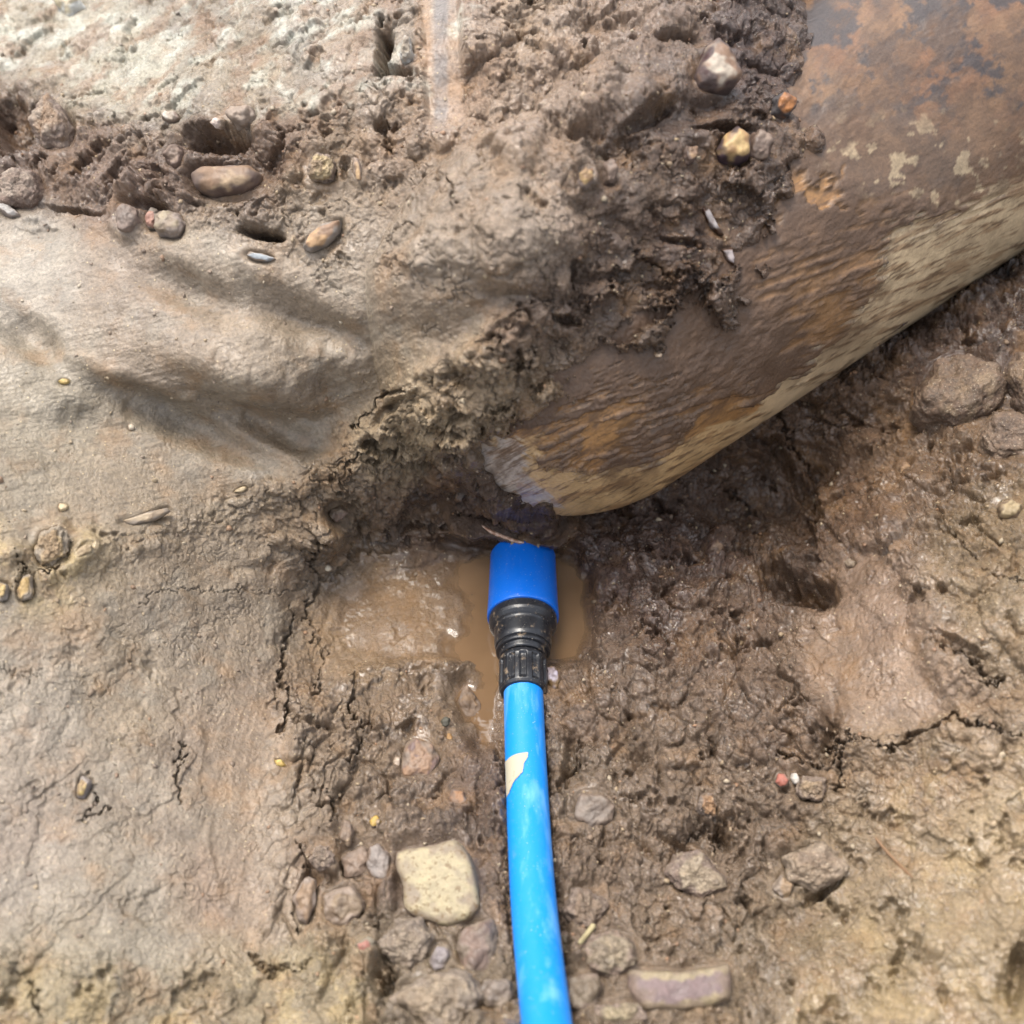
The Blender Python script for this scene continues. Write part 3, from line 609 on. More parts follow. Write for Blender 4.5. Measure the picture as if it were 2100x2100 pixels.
# ------------------------------------------------------------------ mud colours
CC = np.array([
 (60,60,178,168,152),(300,120,192,187,174),(180,210,186,180,164),(500,150,164,148,128),(400,40,150,138,126),(680,60,170,162,154),(780,40,168,152,138),(900,60,158,140,128),(980,150,166,136,114),(1100,60,172,148,128),(1200,150,160,135,118),(1050,230,168,144,126),
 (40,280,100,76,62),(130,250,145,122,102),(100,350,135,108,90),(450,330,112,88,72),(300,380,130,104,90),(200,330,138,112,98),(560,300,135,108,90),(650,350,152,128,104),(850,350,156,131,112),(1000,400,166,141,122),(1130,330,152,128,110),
 (60,520,178,170,162),(400,480,166,150,134),(600,560,162,144,128),(700,500,170,152,136),(900,550,168,148,132),(1100,480,168,146,130),(300,700,154,134,116),(600,750,168,150,132),(100,850,168,158,140),(300,560,150,130,116),(400,950,160,142,122),(100,1000,165,150,128),(100,1180,178,156,122),(400,1150,158,138,116),(250,1050,164,146,124),
 (700,980,154,132,108),(850,900,170,148,118),(1000,800,166,142,114),(900,860,170,146,116),(780,930,164,142,114),(1050,640,146,120,102),(780,1030,140,116,94),
 (60,1500,168,154,142),(60,1350,162,146,130),(250,1400,160,142,120),(400,1300,150,134,118),(500,1500,158,132,114),(500,1800,156,129,112),(350,1700,156,138,122),(200,1800,157,144,128),(60,1750,160,144,134),(100,2050,176,160,126),(300,2000,158,146,124),(450,2000,168,148,116),(600,2050,158,142,112),
 (700,1350,142,116,88),(800,1250,140,110,78),(650,1150,142,120,98),(650,1450,146,124,104),(850,1500,136,113,92),(750,1700,140,118,98),(650,1600,146,126,108),(900,1800,128,106,94),(880,1700,128,108,94),(900,2000,142,124,104),(1000,1650,112,90,78),
 (1200,1450,124,100,82),(1200,1600,128,108,90),(1200,1750,132,110,92),(1350,1550,128,106,88),(1400,1750,132,110,92),(1600,1500,122,98,80),(1400,1900,140,118,98),(1550,1700,134,112,94),(1550,1950,138,118,96),(1700,1750,150,128,102),(2000,1700,168,145,114),(1900,2000,162,140,108),(1750,1950,158,136,106),(1950,1580,152,128,102),
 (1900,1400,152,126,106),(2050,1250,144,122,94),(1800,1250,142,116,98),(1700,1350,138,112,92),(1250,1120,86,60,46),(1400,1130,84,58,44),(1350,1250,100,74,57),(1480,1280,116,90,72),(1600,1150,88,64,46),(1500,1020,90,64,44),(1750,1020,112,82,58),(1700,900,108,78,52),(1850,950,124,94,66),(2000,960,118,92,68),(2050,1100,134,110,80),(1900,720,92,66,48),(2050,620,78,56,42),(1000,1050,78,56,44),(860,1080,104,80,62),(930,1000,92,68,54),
 (1350,400,112,87,68),(1300,280,98,74,58),(1400,220,96,72,58),(1520,100,92,68,60),(1600,40,96,74,64),(1350,80,138,114,100),(1280,60,150,126,110),(1450,330,110,84,66),(1250,480,104,80,64),(1220,580,112,88,72),(1400,480,92,68,54)], float)
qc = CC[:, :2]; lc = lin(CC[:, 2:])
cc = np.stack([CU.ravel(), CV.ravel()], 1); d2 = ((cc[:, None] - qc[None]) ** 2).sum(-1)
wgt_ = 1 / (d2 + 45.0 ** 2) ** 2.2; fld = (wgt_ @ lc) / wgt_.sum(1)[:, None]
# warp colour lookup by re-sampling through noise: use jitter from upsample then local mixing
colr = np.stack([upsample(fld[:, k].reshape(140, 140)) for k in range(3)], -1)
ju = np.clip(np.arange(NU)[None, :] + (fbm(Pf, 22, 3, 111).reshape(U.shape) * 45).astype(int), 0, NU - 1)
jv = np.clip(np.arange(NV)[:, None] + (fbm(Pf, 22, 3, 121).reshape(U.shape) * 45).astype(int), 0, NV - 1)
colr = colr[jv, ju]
# crisp boundary pale bank / dark mud over the pipe
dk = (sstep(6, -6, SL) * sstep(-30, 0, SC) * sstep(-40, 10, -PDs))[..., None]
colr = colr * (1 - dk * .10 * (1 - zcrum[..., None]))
# white-blue smears top left, ochre smears bottom left
def blot(scale, seed, lo, hi): return sstep(lo, hi, fbm(Pf, scale, 4, seed, .6).reshape(U.shape) + .5)
m1 = (ztopl * blot(30, 131, .46, .74) * .62)[..., None]; colr = colr * (1 - m1) + lin((214, 216, 208)) * m1
m1 = (ztopl * blot(26, 141, .50, .74) * .6)[..., None]; colr = colr * (1 - m1) + lin((150, 112, 82)) * m1
m1 = ((zbotl + zone([(-200,1060),(200,1080),(180,1250),(-200,1300)],40)).clip(0,1) * blot(40, 151, .53, .64) * .6)[..., None]; colr = colr * (1 - m1) + lin((206, 180, 122)) * m1
m1 = (zfloorR * blot(30, 161, .52, .66) * .4)[..., None]; colr = colr * (1 - m1) + lin((182, 156, 108)) * m1
m1 = ((zwall + zleft).clip(0, 1) * blot(18, 171, .50, .66) * .35)[..., None]; colr = colr * (1 - m1) + lin((176, 170, 160)) * m1
m1 = (zswath * .5)[..., None]; colr = colr * (1 - m1) + lin((152, 128, 106)) * m1
m1 = (zgroove * sstep(20, 8, np.abs(U - 905)) * .7)[..., None]; colr = colr * (1 - m1) + lin((120, 118, 124)) * m1
m1 = (sstep(22, 8, np.abs(U - 868)) * sstep(180, 130, V) * .6)[..., None]; colr = colr * (1 - m1) + lin((176, 136, 98)) * m1
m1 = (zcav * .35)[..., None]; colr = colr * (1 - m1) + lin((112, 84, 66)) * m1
wet = np.clip(.58 + .9 * zwet + .35 * zfloorR + .25 * zbankR + .35 * zpool - .30 * smooth + .3 * sstep(1100, 1500, U) * sstep(900, 1300, V) - .2 * zcrum, 0, 1.6)
sm_ = (.45 * np.clip(zwall + zleft + zwall2 + .8 * zbotl, 0, 1))[..., None]; colr = colr * (1 - sm_) + lin((136, 121, 105)) * sm_
cell = ((CELL.reshape(U.shape) - .5) * L)[..., None]
colr = colr * (1 + .34 * cell) * (1 + cell * np.array([-.05, .0, .08]))
grey = colr.mean(-1, keepdims=True); colr = colr * .82 + grey * .18
wet = wet * (1 - .75 * ledge) * (1 - .55 * zpool * leftshallow)
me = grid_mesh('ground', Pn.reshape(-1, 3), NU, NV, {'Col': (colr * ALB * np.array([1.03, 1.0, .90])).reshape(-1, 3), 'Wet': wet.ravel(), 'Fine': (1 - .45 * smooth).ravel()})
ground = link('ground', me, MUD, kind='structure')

# ------------------------------------------------------------------ water
def water():
    m = bpy.data.materials.new('muddy_water'); t = NM(m)
    n = noise(t, 70, 3, .5); c = mixc(t, ramp(t, noise(t, 14, 3, .5).outputs[0], .35, .65), lin((124, 98, 72)) * ALB, lin((142, 114, 86)) * ALB)
    p = finish(t, c, .04, n.outputs[0], .5, .45, .001)
    t.links.new(node(t, 'ShaderNodeAttribute', attribute_name='Murk').outputs['Fac'], p.inputs['Alpha'])
    u = np.arange(560, 1300, 4.); v = np.arange(1040, 1620, 4.); uu, vv = np.meshgrid(u, v)
    iu = np.clip(np.searchsorted(gu, uu), 0, NU - 1); iv = np.clip(np.searchsorted(gv, vv), 0, NV - 1)
    gap = -(blur(Pn[..., 2], 2)[iv, iu])                # depth of water here
    z = .0012 * np.exp(-np.clip(gap, 0, 1) / .0009)
    Pw = at_z(uu, vv, z)
    return link('water', grid_mesh('water', Pw.reshape(-1, 3), len(u), len(v), {'Murk': np.clip(.16 + gap / .0042, .16, .93).ravel()}), m, kind='structure')
water()

# ------------------------------------------------------------------ the big pipe
def pipe_material():
    m = bpy.data.materials.new('dirty_glazed_pipe'); t = NM(m)
    a = node(t, 'ShaderNodeAttribute', attribute_name='Col').outputs['Color']
    md = node(t, 'ShaderNodeAttribute', attribute_name='Mud').outputs['Fac']
    n1 = noise(t, 70, 6, .65); n2 = noise(t, 500, 4, .65)
    c = scalec(t, a, ramp(t, n1.outputs[0], .3, .7, .84, 1.16)); c = scalec(t, c, ramp(t, n2.outputs[0], .3, .7, .84, 1.16))
    r_ = math_n(t, 'ADD', ramp(t, n1.outputs[0], .35, .65, .30, .5), math_n(t, 'MULTIPLY', md, .18))
    h = math_n(t, 'MULTIPLY', n2.outputs[0], math_n(t, 'ADD', math_n(t, 'MULTIPLY', md, .8), .2))
    finish(t, c, r_, h, .5, .55, .0012); return m
def big_pipe():
    nth, ns, ncap = 1100, 620, 300
    X1 = np.cross(PDIR, [0, 0, 1.]); X1 /= np.linalg.norm(X1); X2 = np.cross(X1, PDIR)
    if X2[2] < 0: X2 = -X2
    th = np.linspace(0, 2 * np.pi, nth, endpoint=False)
    smax = 1.25
    s = np.concatenate([-PR * np.cos(np.linspace(0.02, np.pi / 2, ncap)), np.linspace(0, smax, ns)[1:]])
    rr = np.where(s < 0, np.sqrt(np.maximum(PR ** 2 - s ** 2, 0)), PR)
    ring = np.cos(th)[:, None] * X1 + np.sin(th)[:, None] * X2
    Pp = PA + PDIR * s[:, None, None] + ring[None] * rr[:, None, None]
    N = (Pp - (PA + PDIR * np.maximum(s, 0)[:, None, None])) / PR
    Pp = Pp.reshape(-1, 3); N = N.reshape(-1, 3)
    u, v, dep = project(Pp)
    front = ((CAM - Pp) * N).sum(-1) > -.02
    # local coordinates: along the axis and round the girth
    sl = (Pp - PA) @ PDIR; ga = np.repeat(th[None], len(s), 0).ravel() * PR
    q = np.stack([u / 1000, v / 1000, 0 * u], 1)
    warp = perlin(q, 16, 201) * 26 + perlin(q, 55, 202) * 10
    # drag streaks: pattern stretched up-right along (0.9,-0.42)
    def st(ang, al, ac, seed):
        c, s_ = math.cos(ang), math.sin(ang); a = (u * c + v * s_) / 1000; b = (-u * s_ + v * c) / 1000
        return fbm(np.stack([a * al, b * ac, 0 * a], 1), 1, 4, seed, .62)
    s1 = st(-.35, 9, 70, 211); s2 = st(-.9, 8, 60, 212); s3 = st(.5, 10, 60, 213); s4 = fbm(q, 30, 4, 214, .62)
    def pz(poly, fe, wv): return sstep(-fe, fe, poly_sd(u, v, poly) + wv)
    _, _, od = capsule_depth(u, v)                      # distance to the outline (negative inside)
    clean = np.zeros(len(u))
    # clean strip along the lower outline, wide at right and narrow toward the middle
    LD = ((u - 2100) * -.549 + (v - 510) * -.836)      # distance above the lower edge line
    wid = np.interp(u, [1150, 1400, 1550, 1700, 1850, 2000, 2100, 2400], [100, 62, 34, 60, 120, 150, 120, 80])
    clean = np.maximum(clean, sstep(1.0, .72, (-od + warp * .5 + s1 * 46) / np.maximum(wid, 1)) * sstep(520, 330, LD))
    clean = np.maximum(clean, pz([(1840,470),(1900,440),(1990,490),(1900,620),(1800,700),(1740,700),(1790,600)], 14, warp + s1 * 90))
    clean = np.maximum(clean, pz([(975,900),(1010,885),(1090,905),(1120,960),(1200,1010),(1320,1010),(1400,960),(1380,1100),(1100,1100),(960,1000)], 9, warp * .6 + s3 * 60))
    q2 = None
    ochre = 1.0 * pz([(1100,900),(1180,880),(1240,830),(1330,830),(1300,900),(1230,920),(1180,960),(1120,950)], 22, 10 + warp + s1 * 170 + s4 * 60)
    ochre = np.maximum(ochre, pz([(1385,850),(1440,825),(1560,835),(1520,880),(1470,915),(1400,900)], 22, 12 + warp * .8 + s1 * 110 + s4 * 60))
    ochre = np.maximum(ochre, .9 * pz([(1585,330),(1640,345),(1700,380),(1730,430),(1690,425),(1620,400),(1590,420),(1560,470),(1520,480),(1530,420)], 8, warp + s4 * 60))
    ochre = np.maximum(ochre, .6 * pz([(1620,560),(1760,540),(1840,480),(1780,640),(1700,720),(1640,660)], 60, warp + s1 * 200 + s4 * 90))
    white = pz([(965,945),(985,905),(1060,900),(1090,960),(1120,1010),(1130,1075),(1070,1060),(1000,1020)], 10, warp * .5 + s3 * 60)
    upper = sstep(-10, 60, poly_sd(u, v, [(1640,-400),(1590,200),(1640,330),(1800,430),(1900,450),(2120,470),(2700,300),(2700,-500)]) + warp)
    c_mud = lin((94, 72, 55)); c_clean = lin((222, 198, 162)); c_och = lin((178, 134, 84)); c_wh = lin((196, 186, 178))
    c_blk = lin((52, 54, 60)); c_rust = lin((126, 90, 64)); c_tan = lin((128, 98, 72))
    b = fbm(q, 5, 3, 221)[:, None]; col = c_mud * (1 + .25 * b)
    pk = sstep(.55, .75, fbm(q, 9, 4, 222) + .5)[:, None] * .4; col = col * (1 - pk) + lin((120, 92, 68)) * pk
    # upper stained side
    up = c_tan * (1 + .2 * b)
    k1 = sstep(.40, .66, fbm(q, 7, 4, 231, .6) + .5)[:, None]; up = up * (1 - k1) + c_rust * k1
    kd = (.92 * sstep(.49, .64, fbm(q, 11, 5, 232, .66) + .53 + .15 * sstep(240, -40, v) * sstep(2000, 1700, u) + .06 * sstep(120, 0, v) - .25 * sstep(1850, 2100, u) * sstep(60, 250, v)))[:, None]; up = up * (1 - kd) + c_blk * kd
    km = sstep(160, 300, v + warp * 2)[:, None] * sstep(2160, 1900, u + warp)[:, None] * .85; up = up * (1 - km) + lin((112, 90, 72)) * km
    kw = (sstep(.64, .70, fbm(q, 26, 3, 233, .6) + .5) * sstep(180, 330, v))[:, None] * .8; up = up * (1 - kw) + lin((196, 176, 144)) * kw
    up = up * (1 + .55 * fbm(q, 34, 4, 236, .65)[:, None]); U_ = upper[:, None]; col = col * (1 - U_) + up * U_
    lf = sstep(1650, 1450, u)[:, None]; c_clean = c_clean * (1 - lf) + lin((216, 182, 134)) * lf
    for msk, c_ in ((ochre, c_och), (clean, c_clean), (white, c_wh)):
        m_ = np.clip(msk, 0, 1)[:, None]; col = col * (1 - m_) + c_ * m_
    stn = (sstep(.53, .66, s1 * .8 + s4 * .3 + .5) * .55)[:, None] * (clean + white + ochre).clip(0, 1)[:, None]; col = col * (1 - stn) + lin((150, 112, 76)) * stn
    s5 = st(-.5, 16, 190, 215); sk = (sstep(.58, .70, s5 * .9 + s1 * .35 + .5) * (clean + ochre).clip(0, 1) * .7)[:, None]; col = col * (1 - sk) + c_mud * sk
    fm = (.22 + .55 * sstep(.40, .68, fbm(q, 12, 5, 251, .62) * .8 + s2 * .4 + .5)) * sstep(-2, 60, -od + warp * .5) * (1 - .5 * sstep(1700, 1900, u) * clean); fm = fm[:, None]; col = col * (1 - fm) + c_mud * fm
    mudm = 1 - np.clip(np.maximum.reduce([clean, ochre * .9, white]), 0, 1)
    mudm = mudm * (1 - .55 * upper)
    h = mudm * (.0032 + .0040 * fbm(Pp, 22, 3, 241) + .0026 * sstep(.5, .75, fbm(Pp, 14, 3, 245) + .5) * fbm(Pp, 110, 4, 242, .6) + .0007 * fbm(Pp, 380, 3, 243)) + .0003 * s1 + .0003 * fbm(Pp, 300, 2, 244)
    Pp = Pp + N * h[:, None]
    root = empty('buried_main_pipe', PA - np.array([0, 0, PR]), 'thick mud caked main pipe with a rounded end coming from the upper right', 'pipe')
    me = grid_mesh('pipe_barrel', Pp - np.array(root.location), nth, len(s), {'Col': col * ALB * np.array([1.02, 1.0, .96]), 'Mud': mudm}, closed_u=True)
    link('pipe_barrel', me, pipe_material(), root)
    # thin broken rim showing above the blue sleeve
    pts = [(974, 1069), (990, 1080), (1010, 1092), (1035, 1102), (1062, 1111), (1075, 1113)]
    bp = []
    wdt = [3, 7, 8.5, 9, 7, 3]
    tt_ = np.linspace(0, 5, 40); px = np.interp(tt_, range(6), [p[0] for p in pts]); py = np.interp(tt_, range(6), [p[1] for p in pts]); pw = np.interp(tt_, range(6), wdt)
    ct = at_z(px, py, .036); rad = pw / 2 * .00037
    ang = np.linspace(0, 2 * np.pi, 10, endpoint=False)
    T = np.gradient(ct, axis=0); T /= np.linalg.norm(T, axis=1)[:, None]; B1 = np.cross(T, FWD); B1 /= np.linalg.norm(B1, axis=1)[:, None]; B2 = np.cross(T, B1)
    G = ct[:, None] + (np.cos(ang)[None, :, None] * B1[:, None] + 1.6 * np.sin(ang)[None, :, None] * B2[:, None]) * rad[:, None, None]
    m = bpy.data.materials.new('broken_glaze'); t = NM(m)
    finish(t, mixc(t, ramp(t, noise(t, 300).outputs[0], .4, .6), lin((205, 180, 160)) * .8, lin((150, 110, 86)) * .7), .4)
    link('broken_rim', grid_mesh('broken_rim', G.reshape(-1, 3) - np.array(root.location), 10, 40, closed_u=True), m, root)
big_pipe()

# ------------------------------------------------------------------ blue service pipe with its coupling
def plastic(name, c1, rough, dirt, dirt_amt, dirt_scale, scuff=None, lo=.55):
    m = bpy.data.materials.new(name); t = NM(m)
    d = noise(t, dirt_scale, 6, .65); f = ramp(t, d.outputs[0], lo, lo + .10, 0, dirt_amt)
    c = mixc(t, f, tuple(c1), tuple(dirt))
    if scuff is not None:
        mp = node(t, 'ShaderNodeMapping'); mp.inputs['Scale'].default_value = (60, 9, 60); t.links.new(coord(t), mp.inputs[0])
        sn = noise(t, 1, 5, .6, mp.outputs[0]); c = mixc(t, ramp(t, sn.outputs[0], .54, .70, 0, .55), c, tuple(scuff))
    sp = noise(t, 900, 2, .5)
    c = mixc(t, ramp(t, sp.outputs[0], .68, .74, 0, .5), c, (.5, .45, .38))
    r_ = math_n(t, 'ADD', math_n(t, 'MULTIPLY', f, .25), ramp(t, noise(t, 120).outputs[0], .3, .7, rough, rough + .15))
    finish(t, c, r_, d.outputs[0], .5, .25, .0006); return m
BLUE = plastic('deep_blue_plastic', lin((0, 112, 228)) * .62, .30, lin((96, 82, 72)) * .6, .5, 140, lo=.66)
CYAN = plastic('bright_blue_plastic', lin((0, 148, 248)) * .64, .38, lin((120, 150, 180)) * .7, .35, 60, scuff=lin((120, 178, 232)) * .9, lo=.62)
BLACK = plastic('black_plastic', (.012, .013, .016), .24, lin((150, 130, 106)) * .7, .8, 150, lo=.585)
LABEL = plastic('torn_paper', lin((200, 192, 168)) * .6, .6, lin((150, 130, 100)) * .6, .6, 120)

def frame_along(C):
    T = np.gradient(C, axis=0); T /= np.linalg.norm(T, axis=1)[:, None]
    A = np.cross(T, [1., 0, 0]); A /= np.linalg.norm(A, axis=1)[:, None]; B = np.cross(T, A); return T, A, B   # A ~ up/down, B ~ sideways
def sweep(C, rad, M=64, radfn=None, bulge=None):
    T, A, B = frame_along(C); th = np.linspace(0, 2 * np.pi, M, endpoint=False)
    rr = np.repeat(np.asarray(rad)[:, None], M, 1)
    if radfn is not None: rr = rr + radfn(np.arange(len(C))[:, None], th[None])
    return C[:, None] + (np.cos(th)[None, :, None] * A[:, None] + np.sin(th)[None, :, None] * B[:, None]) * rr[..., None]
def service_pipe():
    K_ = [(1069,1085,.004),(1071,1130,.007),(1071,1245,.014),(1073,1410,.026),(1080,1600,.038),(1094,1848,.064),(1121,2100,.102),(1150,2350,.150),(1190,2650,.220),(1215,2900,.250)]
    kp = np.array([at_z(np.array(float(a)), np.array(float(b)), c) for a, b, c in K_])
    # the coupling is straight: from kp[0] towards kp[3]
    ax0, ax1 = at_z(np.array(1072.), np.array(1080.), .006), at_z(np.array(1073.), np.array(1428.), .026)
    d = (ax1 - ax0); Lc = np.linalg.norm(d); d /= Lc
    def s_of(v):      # axial position whose projection has row v
        ss = np.linspace(0, Lc * 1.2, 400); _, vv, _ = project(ax0 + d * ss[:, None]); return float(np.interp(v, vv, ss))
    root = empty('blue_service_pipe', at_z(np.array(1073.), np.array(1412.), .0), 'blue plastic water pipe running up from the bottom edge into a blue and black coupling', 'pipe')
    o0 = np.array(root.location)
    def lathe(name, prof, mat, M=96, radfn=None, parent=root):
        s = np.array([p[0] for p in prof]); r_ = np.array([p[1] for p in prof])
        C = ax0 + d * s[:, None]
        # constant direction frame
        A = np.cross(d, [1., 0, 0]); A /= np.linalg.norm(A); B = np.cross(d, A); th = np.linspace(0, 2 * np.pi, M, endpoint=False)
        rr = np.repeat(r_[:, None], M, 1)
        if radfn is not None: rr = rr + radfn(s[:, None], th[None])
        G = C[:, None] + (np.cos(th)[None, :, None] * A + np.sin(th)[None, :, None] * B) * rr[..., None]
        return link(name, grid_mesh(name, G.reshape(-1, 3) - o0, M, len(s), closed_u=True), mat, parent)
    def prof(pts, n=8):
        out = []
        for (a, b) in zip(pts[:-1], pts[1:]):
            for k in range(n): out.append((a[0] + (b[0] - a[0]) * k / n, a[1] + (b[1] - a[1]) * k / n))
        out.append(pts[-1]); return out
    px = .915 / FPX * .98
    sA, sB = s_of(1142), s_of(1268)
    rs_ = 70 * px
    lathe('coupling_sleeve', prof([(sA + .012, rs_ * .88), (sA, rs_ * .90), (sA, rs_ * .98), (sA + .0008, rs_ * 1.0), (sA + .006, rs_), (sB - .016, rs_ * 1.035), (sB - .002, rs_ * 1.06), (sB, rs_ * 1.05), (sB + .0003, rs_ * .98), (sB + .0004, rs_ * .5)], 4), BLUE)
    # black reducer
    s1, s2, s3 = s_of(1291), s_of(1332), s_of(1350)
    def ribs(s, th): return -.0000 * (np.abs(((th / (2 * np.pi) * 30) % 1) - .5) > .36) * ((s > s1 + .001) & (s < s1 + .012))
    red = lathe('reducer', prof([(sB - .002, rs_ * .99), (sB + .003, rs_ * 1.0), (sB + .006, rs_ * 1.0), (s1 - .002, rs_ * .97), (s1, rs_ * .90), (s1 + .001, rs_ * .845), (s2 - .004, rs_ * .83), (s2 - .001, rs_ * .80), (s2, rs_ * .70), (s3, rs_ * .66), (s3 + .001, rs_ * .4)], 5), BLACK, 240, ribs)
    ring = lathe('clamp_ring', prof([(s2 - .001, rs_ * .60), (s2 - .0005, rs_ * .76), (s2 + .0012, rs_ * .785), (s2 + .003, rs_ * .775), (s2 + .004, rs_ * .6)], 4), BLACK, parent=red)
    s4, s5 = s_of(1354), s_of(1422)
    rn = 48 * px
    def grips(s, th):
        b = sstep(0, .25, np.abs(((th / (2 * np.pi) * 12) % 1) - .5) * 2 - .35)
        return -.0016 * b * sstep(s4 + .003, s4 + .005, s) * sstep(s5 - .002, s5 - .005, s)
    lathe('compression_nut', prof([(s4 - .001, rn * .7), (s4, rn * .95), (s4 + .001, rn * 1.0), (s4 + .004, rn * 1.02), (s4 + .005, rn * 1.0), (s5 - .007, rn * 1.02), (s5 - .002, rn * .99), (s5, rn * .92), (s5 + .0003, rn * .80)], 5), BLACK, 240, grips)
    # the pipe itself
    t = np.linspace(0, 1, 240); C = []
    kk = np.concatenate([[ax1 - d * .012], kp[4:]]); 
    cum = np.concatenate([[0], np.cumsum(np.linalg.norm(np.diff(kk, axis=0), axis=1))])
    # natural smooth curve by Catmull-Rom
    def cr(p0, p1, p2, p3, x):
        x = x[:, None]; return .5 * ((2 * p1) + (-p0 + p2) * x + (2 * p0 - 5 * p1 + 4 * p2 - p3) * x ** 2 + (-p0 + 3 * p1 - 3 * p2 + p3) * x ** 3)
    ext = np.concatenate([[kk[0] - d * .05], kk, [2 * kk[-1] - kk[-2]]])
    C = np.concatenate([cr(*ext[i:i + 4], np.linspace(0, 1, 40, endpoint=False)) for i in range(len(kk) - 1)])
    rp = .0137
    G = sweep(C, np.full(len(C), rp), 72)
    hose = link('pipe_length', grid_mesh('pipe_length', G.reshape(-1, 3) - o0, 72, len(C), closed_u=True), CYAN, root)
    # torn label wrapped on the upper left of the pipe
    T, A, B = frame_along(C); u_, v_, _ = project(C)
    i0, i1 = np.searchsorted(v_, 1562), np.searchsorted(v_, 1638)
    Ci = np.stack([np.interp(np.linspace(i0, i1, 40), np.arange(len(C)), C[:, k]) for k in range(3)], 1)
    T, A, B = frame_along(Ci)
    if A[0, 2] < 0: A = -A
    if B[0, 0] > 0: B = -B                       # B points left
    rows = []
    rr_ = np.random.RandomState(3)
    for k in range(40):
        f = k / 39; ri = np.interp(f, [0, .12, .35, .6, .8, 1], [-.10, -.12, .10, .18, .62, .95]) + .05 * rr_.rand()     # how far it reaches to the right
        a0_ = 1.35; a1_ = ri if f > .0 else a0_
        aa = np.linspace(a0_, max(min(a1_, a0_ - .02), -.6), 16)
        rows.append(Ci[k] + (np.cos(aa)[:, None] * A[k] + np.sin(aa)[:, None] * B[k]) * (rp + .0003 + .0004 * sstep(13, 15.5, np.arange(16))[:, None]))
    link('torn_label', grid_mesh('torn_label', np.array(rows).reshape(-1, 3) - o0, 16, 40), LABEL, hose)
service_pipe()

# ------------------------------------------------------------------ stones as real solids seated in the mud
def stone_material(kind):
    m = bpy.data.materials.new('stone_' + kind); t = NM(m)
    a = node(t, 'ShaderNodeAttribute', attribute_name='Col').outputs['Color']
    sc = {'speckled': 380, 'rough': 260, 'crystal': 420, 'plain': 140, 'brick': 300}[kind]
    n1 = noise(t, sc, 5, .6); n2 = noise(t, 90, 5, .6)
    amt = {'speckled': .12, 'rough': .28, 'crystal': .42, 'plain': .16, 'brick': .2}[kind]
    c = scalec(t, a, ramp(t, n1.outputs[0], .32, .68, 1 - amt, 1 + amt)); c = scalec(t, c, ramp(t, n2.outputs[0], .3, .7, .82, 1.15))
    if kind == 'speckled':
        n3 = noise(t, 330, 4, .6); c = mixc(t, ramp(t, n3.outputs[0], .55, .62, 0, .8), c, tuple(lin((120, 96, 64)) * ALB))
    if kind in ('crystal', 'rough'):
        n3 = noise(t, 900, 2, .5); c = mixc(t, ramp(t, n3.outputs[0], .62, .70, 0, .6), c, tuple(lin((214, 196, 168)) * ALB))
    h = math_n(t, 'ADD', n1.outputs[0], math_n(t, 'MULTIPLY', n2.outputs[0], 1.5))
    finish(t, c, ramp(t, n2.outputs[0], .3, .7, .48, .8), h, .5, {'plain': .45, 'speckled': .5, 'brick': .6}.get(kind, 1.0), .0015)
    return m
SM = {k: stone_material(k) for k in ('speckled', 'rough', 'crystal', 'plain', 'brick')}
GN = blur(normals(Pn), 8); GN /= np.linalg.norm(GN, axis=-1)[..., None]
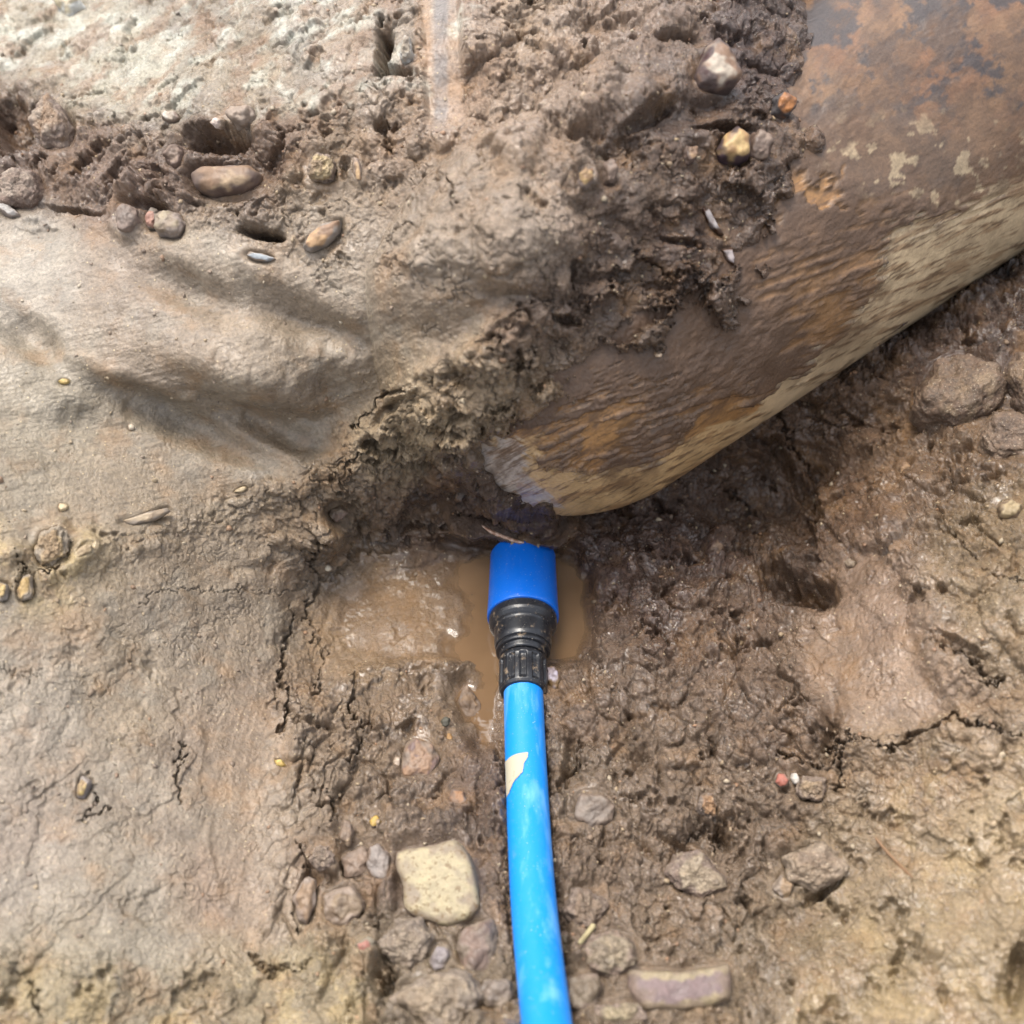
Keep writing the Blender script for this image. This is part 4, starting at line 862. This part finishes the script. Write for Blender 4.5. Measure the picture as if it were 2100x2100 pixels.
def make_stone(k, rec):
    name, shape, thk, c1, c2, kind, label, (iu, iv) = rec
    iu = min(max(iu, 2), NU - 3); iv = min(max(iv, 2), NV - 3)
    pl = polys[k]; cen = pl.mean(0)
    on_pipe = label.startswith('tiny pale chip on the brown') 
    p0 = Pn[iv, iu].copy(); n = GN[iv, iu] * .5 + np.array([0, -cp, sp_]) * .5
    if on_pipe:
        dp, _, _ = capsule_depth(np.array([cen[0]]), np.array([cen[1]])); p0 = at_depth(cen[0], cen[1], dp[0] - .004)
    n /= np.linalg.norm(n)
    size = np.ptp(pl, axis=0).mean(); Rg = 12 if size < 30 else 26; M = len(pl)
    if kind in ('crystal', 'rough', 'speckled', 'brick') and size > 40: Rg = 34
    # superellipse dome from the middle (s=0) to the outline (s=1) then an underside
    pw = {'brick': 5.0, 'speckled': 7.0}.get(kind, 3.2)
    s = np.sin(np.linspace(0.001, np.pi / 2, Rg)) ; up = (1 - s ** pw) ** (1 / pw)
    s2_ = s[::-1][1:]; dn = -(1 - s2_ ** 3) ** (1 / 3) * .7
    S_ = np.concatenate([s, s2_]); Hq = np.concatenate([up, dn])
    mid = p0 + n * thk * .02
    ring = on_plane(pl[:, 0], pl[:, 1], mid, n); cc_ = on_plane(np.array(cen[0]), np.array(cen[1]), mid, n)
    thk = thk * {'brick': .9, 'speckled': .9, 'crystal': .8}.get(kind, .72)
    G = cc_ + (ring - cc_)[None] * S_[:, None, None] + n * (Hq * thk)[:, None, None]
    G = G.reshape(-1, 3)
    am = thk * {'plain': .24 if isinstance(shape, tuple) else .10, 'rough': .22, 'crystal': .30, 'speckled': .06, 'brick': .07}[kind]
    dv = G - (cc_ - n * thk * .2); dv /= np.linalg.norm(dv, axis=1)[:, None] + 1e-9
    nn = fbm(G, 1.2 / max(thk, .008), 3, 300 + k * 1.7)
    G = G + dv * (nn * am * 1.6)[:, None]
    if kind in ('rough', 'crystal'): G = G + dv * (fbm(G, 300, 4, 400 + k, .7) * .0036)[:, None]
    tilt = np.repeat(S_[:, None], M, 1).ravel(); upm = np.repeat((Hq > 0)[:, None], M, 1).ravel()
    mixv = sstep(.40, .62, fbm(G, .9 / max(thk, .008), 3, 500 + k) + .5)
    if kind == 'brick':
        _, vv, _ = project(G); uu, _, _ = project(G)
        topline = np.interp(uu, [1284, 1387, 1496], [1992, 1997, 1979]); e = fbm(G, 160, 3, 7) * 14
        mixv = np.clip(sstep(15, 10, vv - topline + e) + sstep(24, 16, np.interp(uu, [1290, 1387, 1496], [2070, 2076, 2052]) - vv + e), 0, 1)
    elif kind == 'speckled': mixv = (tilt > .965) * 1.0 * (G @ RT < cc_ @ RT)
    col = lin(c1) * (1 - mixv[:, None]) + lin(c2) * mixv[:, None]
    if kind in ('plain', 'rough', 'speckled', 'brick', 'crystal'):
        mud_c = colr[iv, iu]; sm = (sstep(.62, .93, tilt + .5 * perlin(G, 130, 600 + k)) * .8 + {'speckled': .06, 'brick': .22, 'crystal': .3}.get(kind, .32))[:, None]
        if kind in ('speckled', 'brick'): sm = sm * .75
        if size > 26: col = col * (1 - sm) + mud_c * sm
    cat = {'brick_fragment': 'brick', 'mud_clod': 'clod', 'enamel_flake': 'flake', 'stone_chip': 'stone chip'}.get(name, name)
    me = grid_mesh(name, G - cc_, M, len(S_), {'Col': col * ALB}, closed_u=True)
    o = link(name, me, SM[kind], label=label, category=cat); o.location = Vector(cc_)
    if name not in ('brick_fragment',): o['group'] = {'mud_clod': 'clods on the trench floor', 'enamel_flake': 'flakes on the big pipe'}.get(name, 'stones and chips lying in the mud')
for k, rec in enumerate(STONES):
    if len(rec) == 8: make_stone(k, rec)

# straw beside the pipe
def stick(pts, r0, label, c, name='straw', cat='straw'):
    pts = np.array(pts, float); ct = []
    for (u, v) in pts:
        iu = np.searchsorted(gu, u); iv = np.searchsorted(gv, v); ct.append(Pn[iv, iu] + GN[iv, iu] * (r0 + .002))
    ct = np.array(ct); tt_ = np.linspace(0, len(ct) - 1, 24); C = np.stack([np.interp(tt_, range(len(ct)), ct[:, k]) for k in range(3)], 1)
    for _ in range(4): C[1:-1] = (C[:-2] + C[1:-1] * 2 + C[2:]) / 4
    rad = r0 * np.interp(np.linspace(0, 1, 24), [0, .04, .9, 1], [.3, 1, .8, .2])
    o0 = C[0].copy(); T, A, B = frame_along(C); th = np.linspace(0, 2 * np.pi, 10, endpoint=False)
    G = C[:, None] + (np.cos(th)[None, :, None] * A[:, None] + np.sin(th)[None, :, None] * B[:, None]) * rad[:, None, None]
    m = bpy.data.materials.new('dry_stalk'); t = NM(m); finish(t, mixc(t, noise(t, 300).outputs[0], tuple(lin(c) * .7), tuple(lin(c) * .5)), .6)
    o = link(name, grid_mesh(name, G.reshape(-1, 3) - o0, 10, 24, closed_u=True), m, label=label, category=cat); o.location = Vector(o0)
stick([(1212,1915),(1196,1940),(1178,1968)], .0018, 'short pale straw lying right of the blue pipe near the bottom', (190,176,134))
stick([(1795,1725),(1830,1768),(1868,1810)], .0009, 'thin brown root strand on the shiny right floor', (140,104,70), 'root_strand', 'root')

# fine grit scattered over the mud: nobody could count it
def grit():
    n = 5200; r_ = np.random.RandomState(11)
    uu = r_.uniform(-40, 2140, n); vv = r_.uniform(-40, 2140, n)
    iu = np.searchsorted(gu, uu); iv = np.searchsorted(gv, vv)
    keep = r_.rand(n) < (.25 + .9 * np.clip(L[iv, iu], 0, 1)) * (1 - zpool[iv, iu])
    iu, iv = iu[keep], iv[keep]; n = len(iu)
    base = Pn[iv, iu]; sz = .0005 + .0016 * r_.rand(n) ** 4
    ico = np.array([(0, -1, 1.618), (0, 1, 1.618), (0, -1, -1.618), (0, 1, -1.618), (1, 1.618, 0), (-1, 1.618, 0), (1, -1.618, 0), (-1, -1.618, 0), (1.618, 0, 1), (-1.618, 0, 1), (1.618, 0, -1), (-1.618, 0, -1)]) / 1.9
    fc = [(0,8,1),(0,1,9),(0,9,7),(0,7,6),(0,6,8),(1,8,4),(1,4,5),(1,5,9),(9,5,11),(9,11,7),(7,11,2),(7,2,6),(6,2,10),(6,10,8),(8,10,4),(3,5,4),(3,4,10),(3,10,2),(3,2,11),(3,11,5)]
    V_ = base[:, None] + (ico[None] + r_.normal(size=(n, 12, 3)) * .22) * sz[:, None, None] * (r_.rand(n, 1, 3) * .7 + .6)
    F = (np.array(fc)[None] + (np.arange(n) * 12)[:, None, None]).reshape(-1, 3).astype(np.int32)
    me = bpy.data.meshes.new('grit'); me.vertices.add(n * 12); me.vertices.foreach_set('co', V_.astype(np.float32).ravel())
    me.loops.add(F.size); me.loops.foreach_set('vertex_index', F.ravel()); me.polygons.add(len(F)); me.polygons.foreach_set('loop_start', np.arange(0, F.size, 3, dtype=np.int32))
    me.update(calc_edges=True)
    pal = lin(np.array([(150,126,100),(140,118,96),(176,154,122),(196,172,132),(120,98,78),(160,140,118),(206,190,160),(168,124,84)]))
    cl = pal[r_.randint(0, 8, n)] * .5 + colr[iv, iu] * .5
    set_attr(me, 'Col', np.repeat(cl * ALB, 12, 0)); link('grit', me, SM['plain'], kind='stuff')
grit()
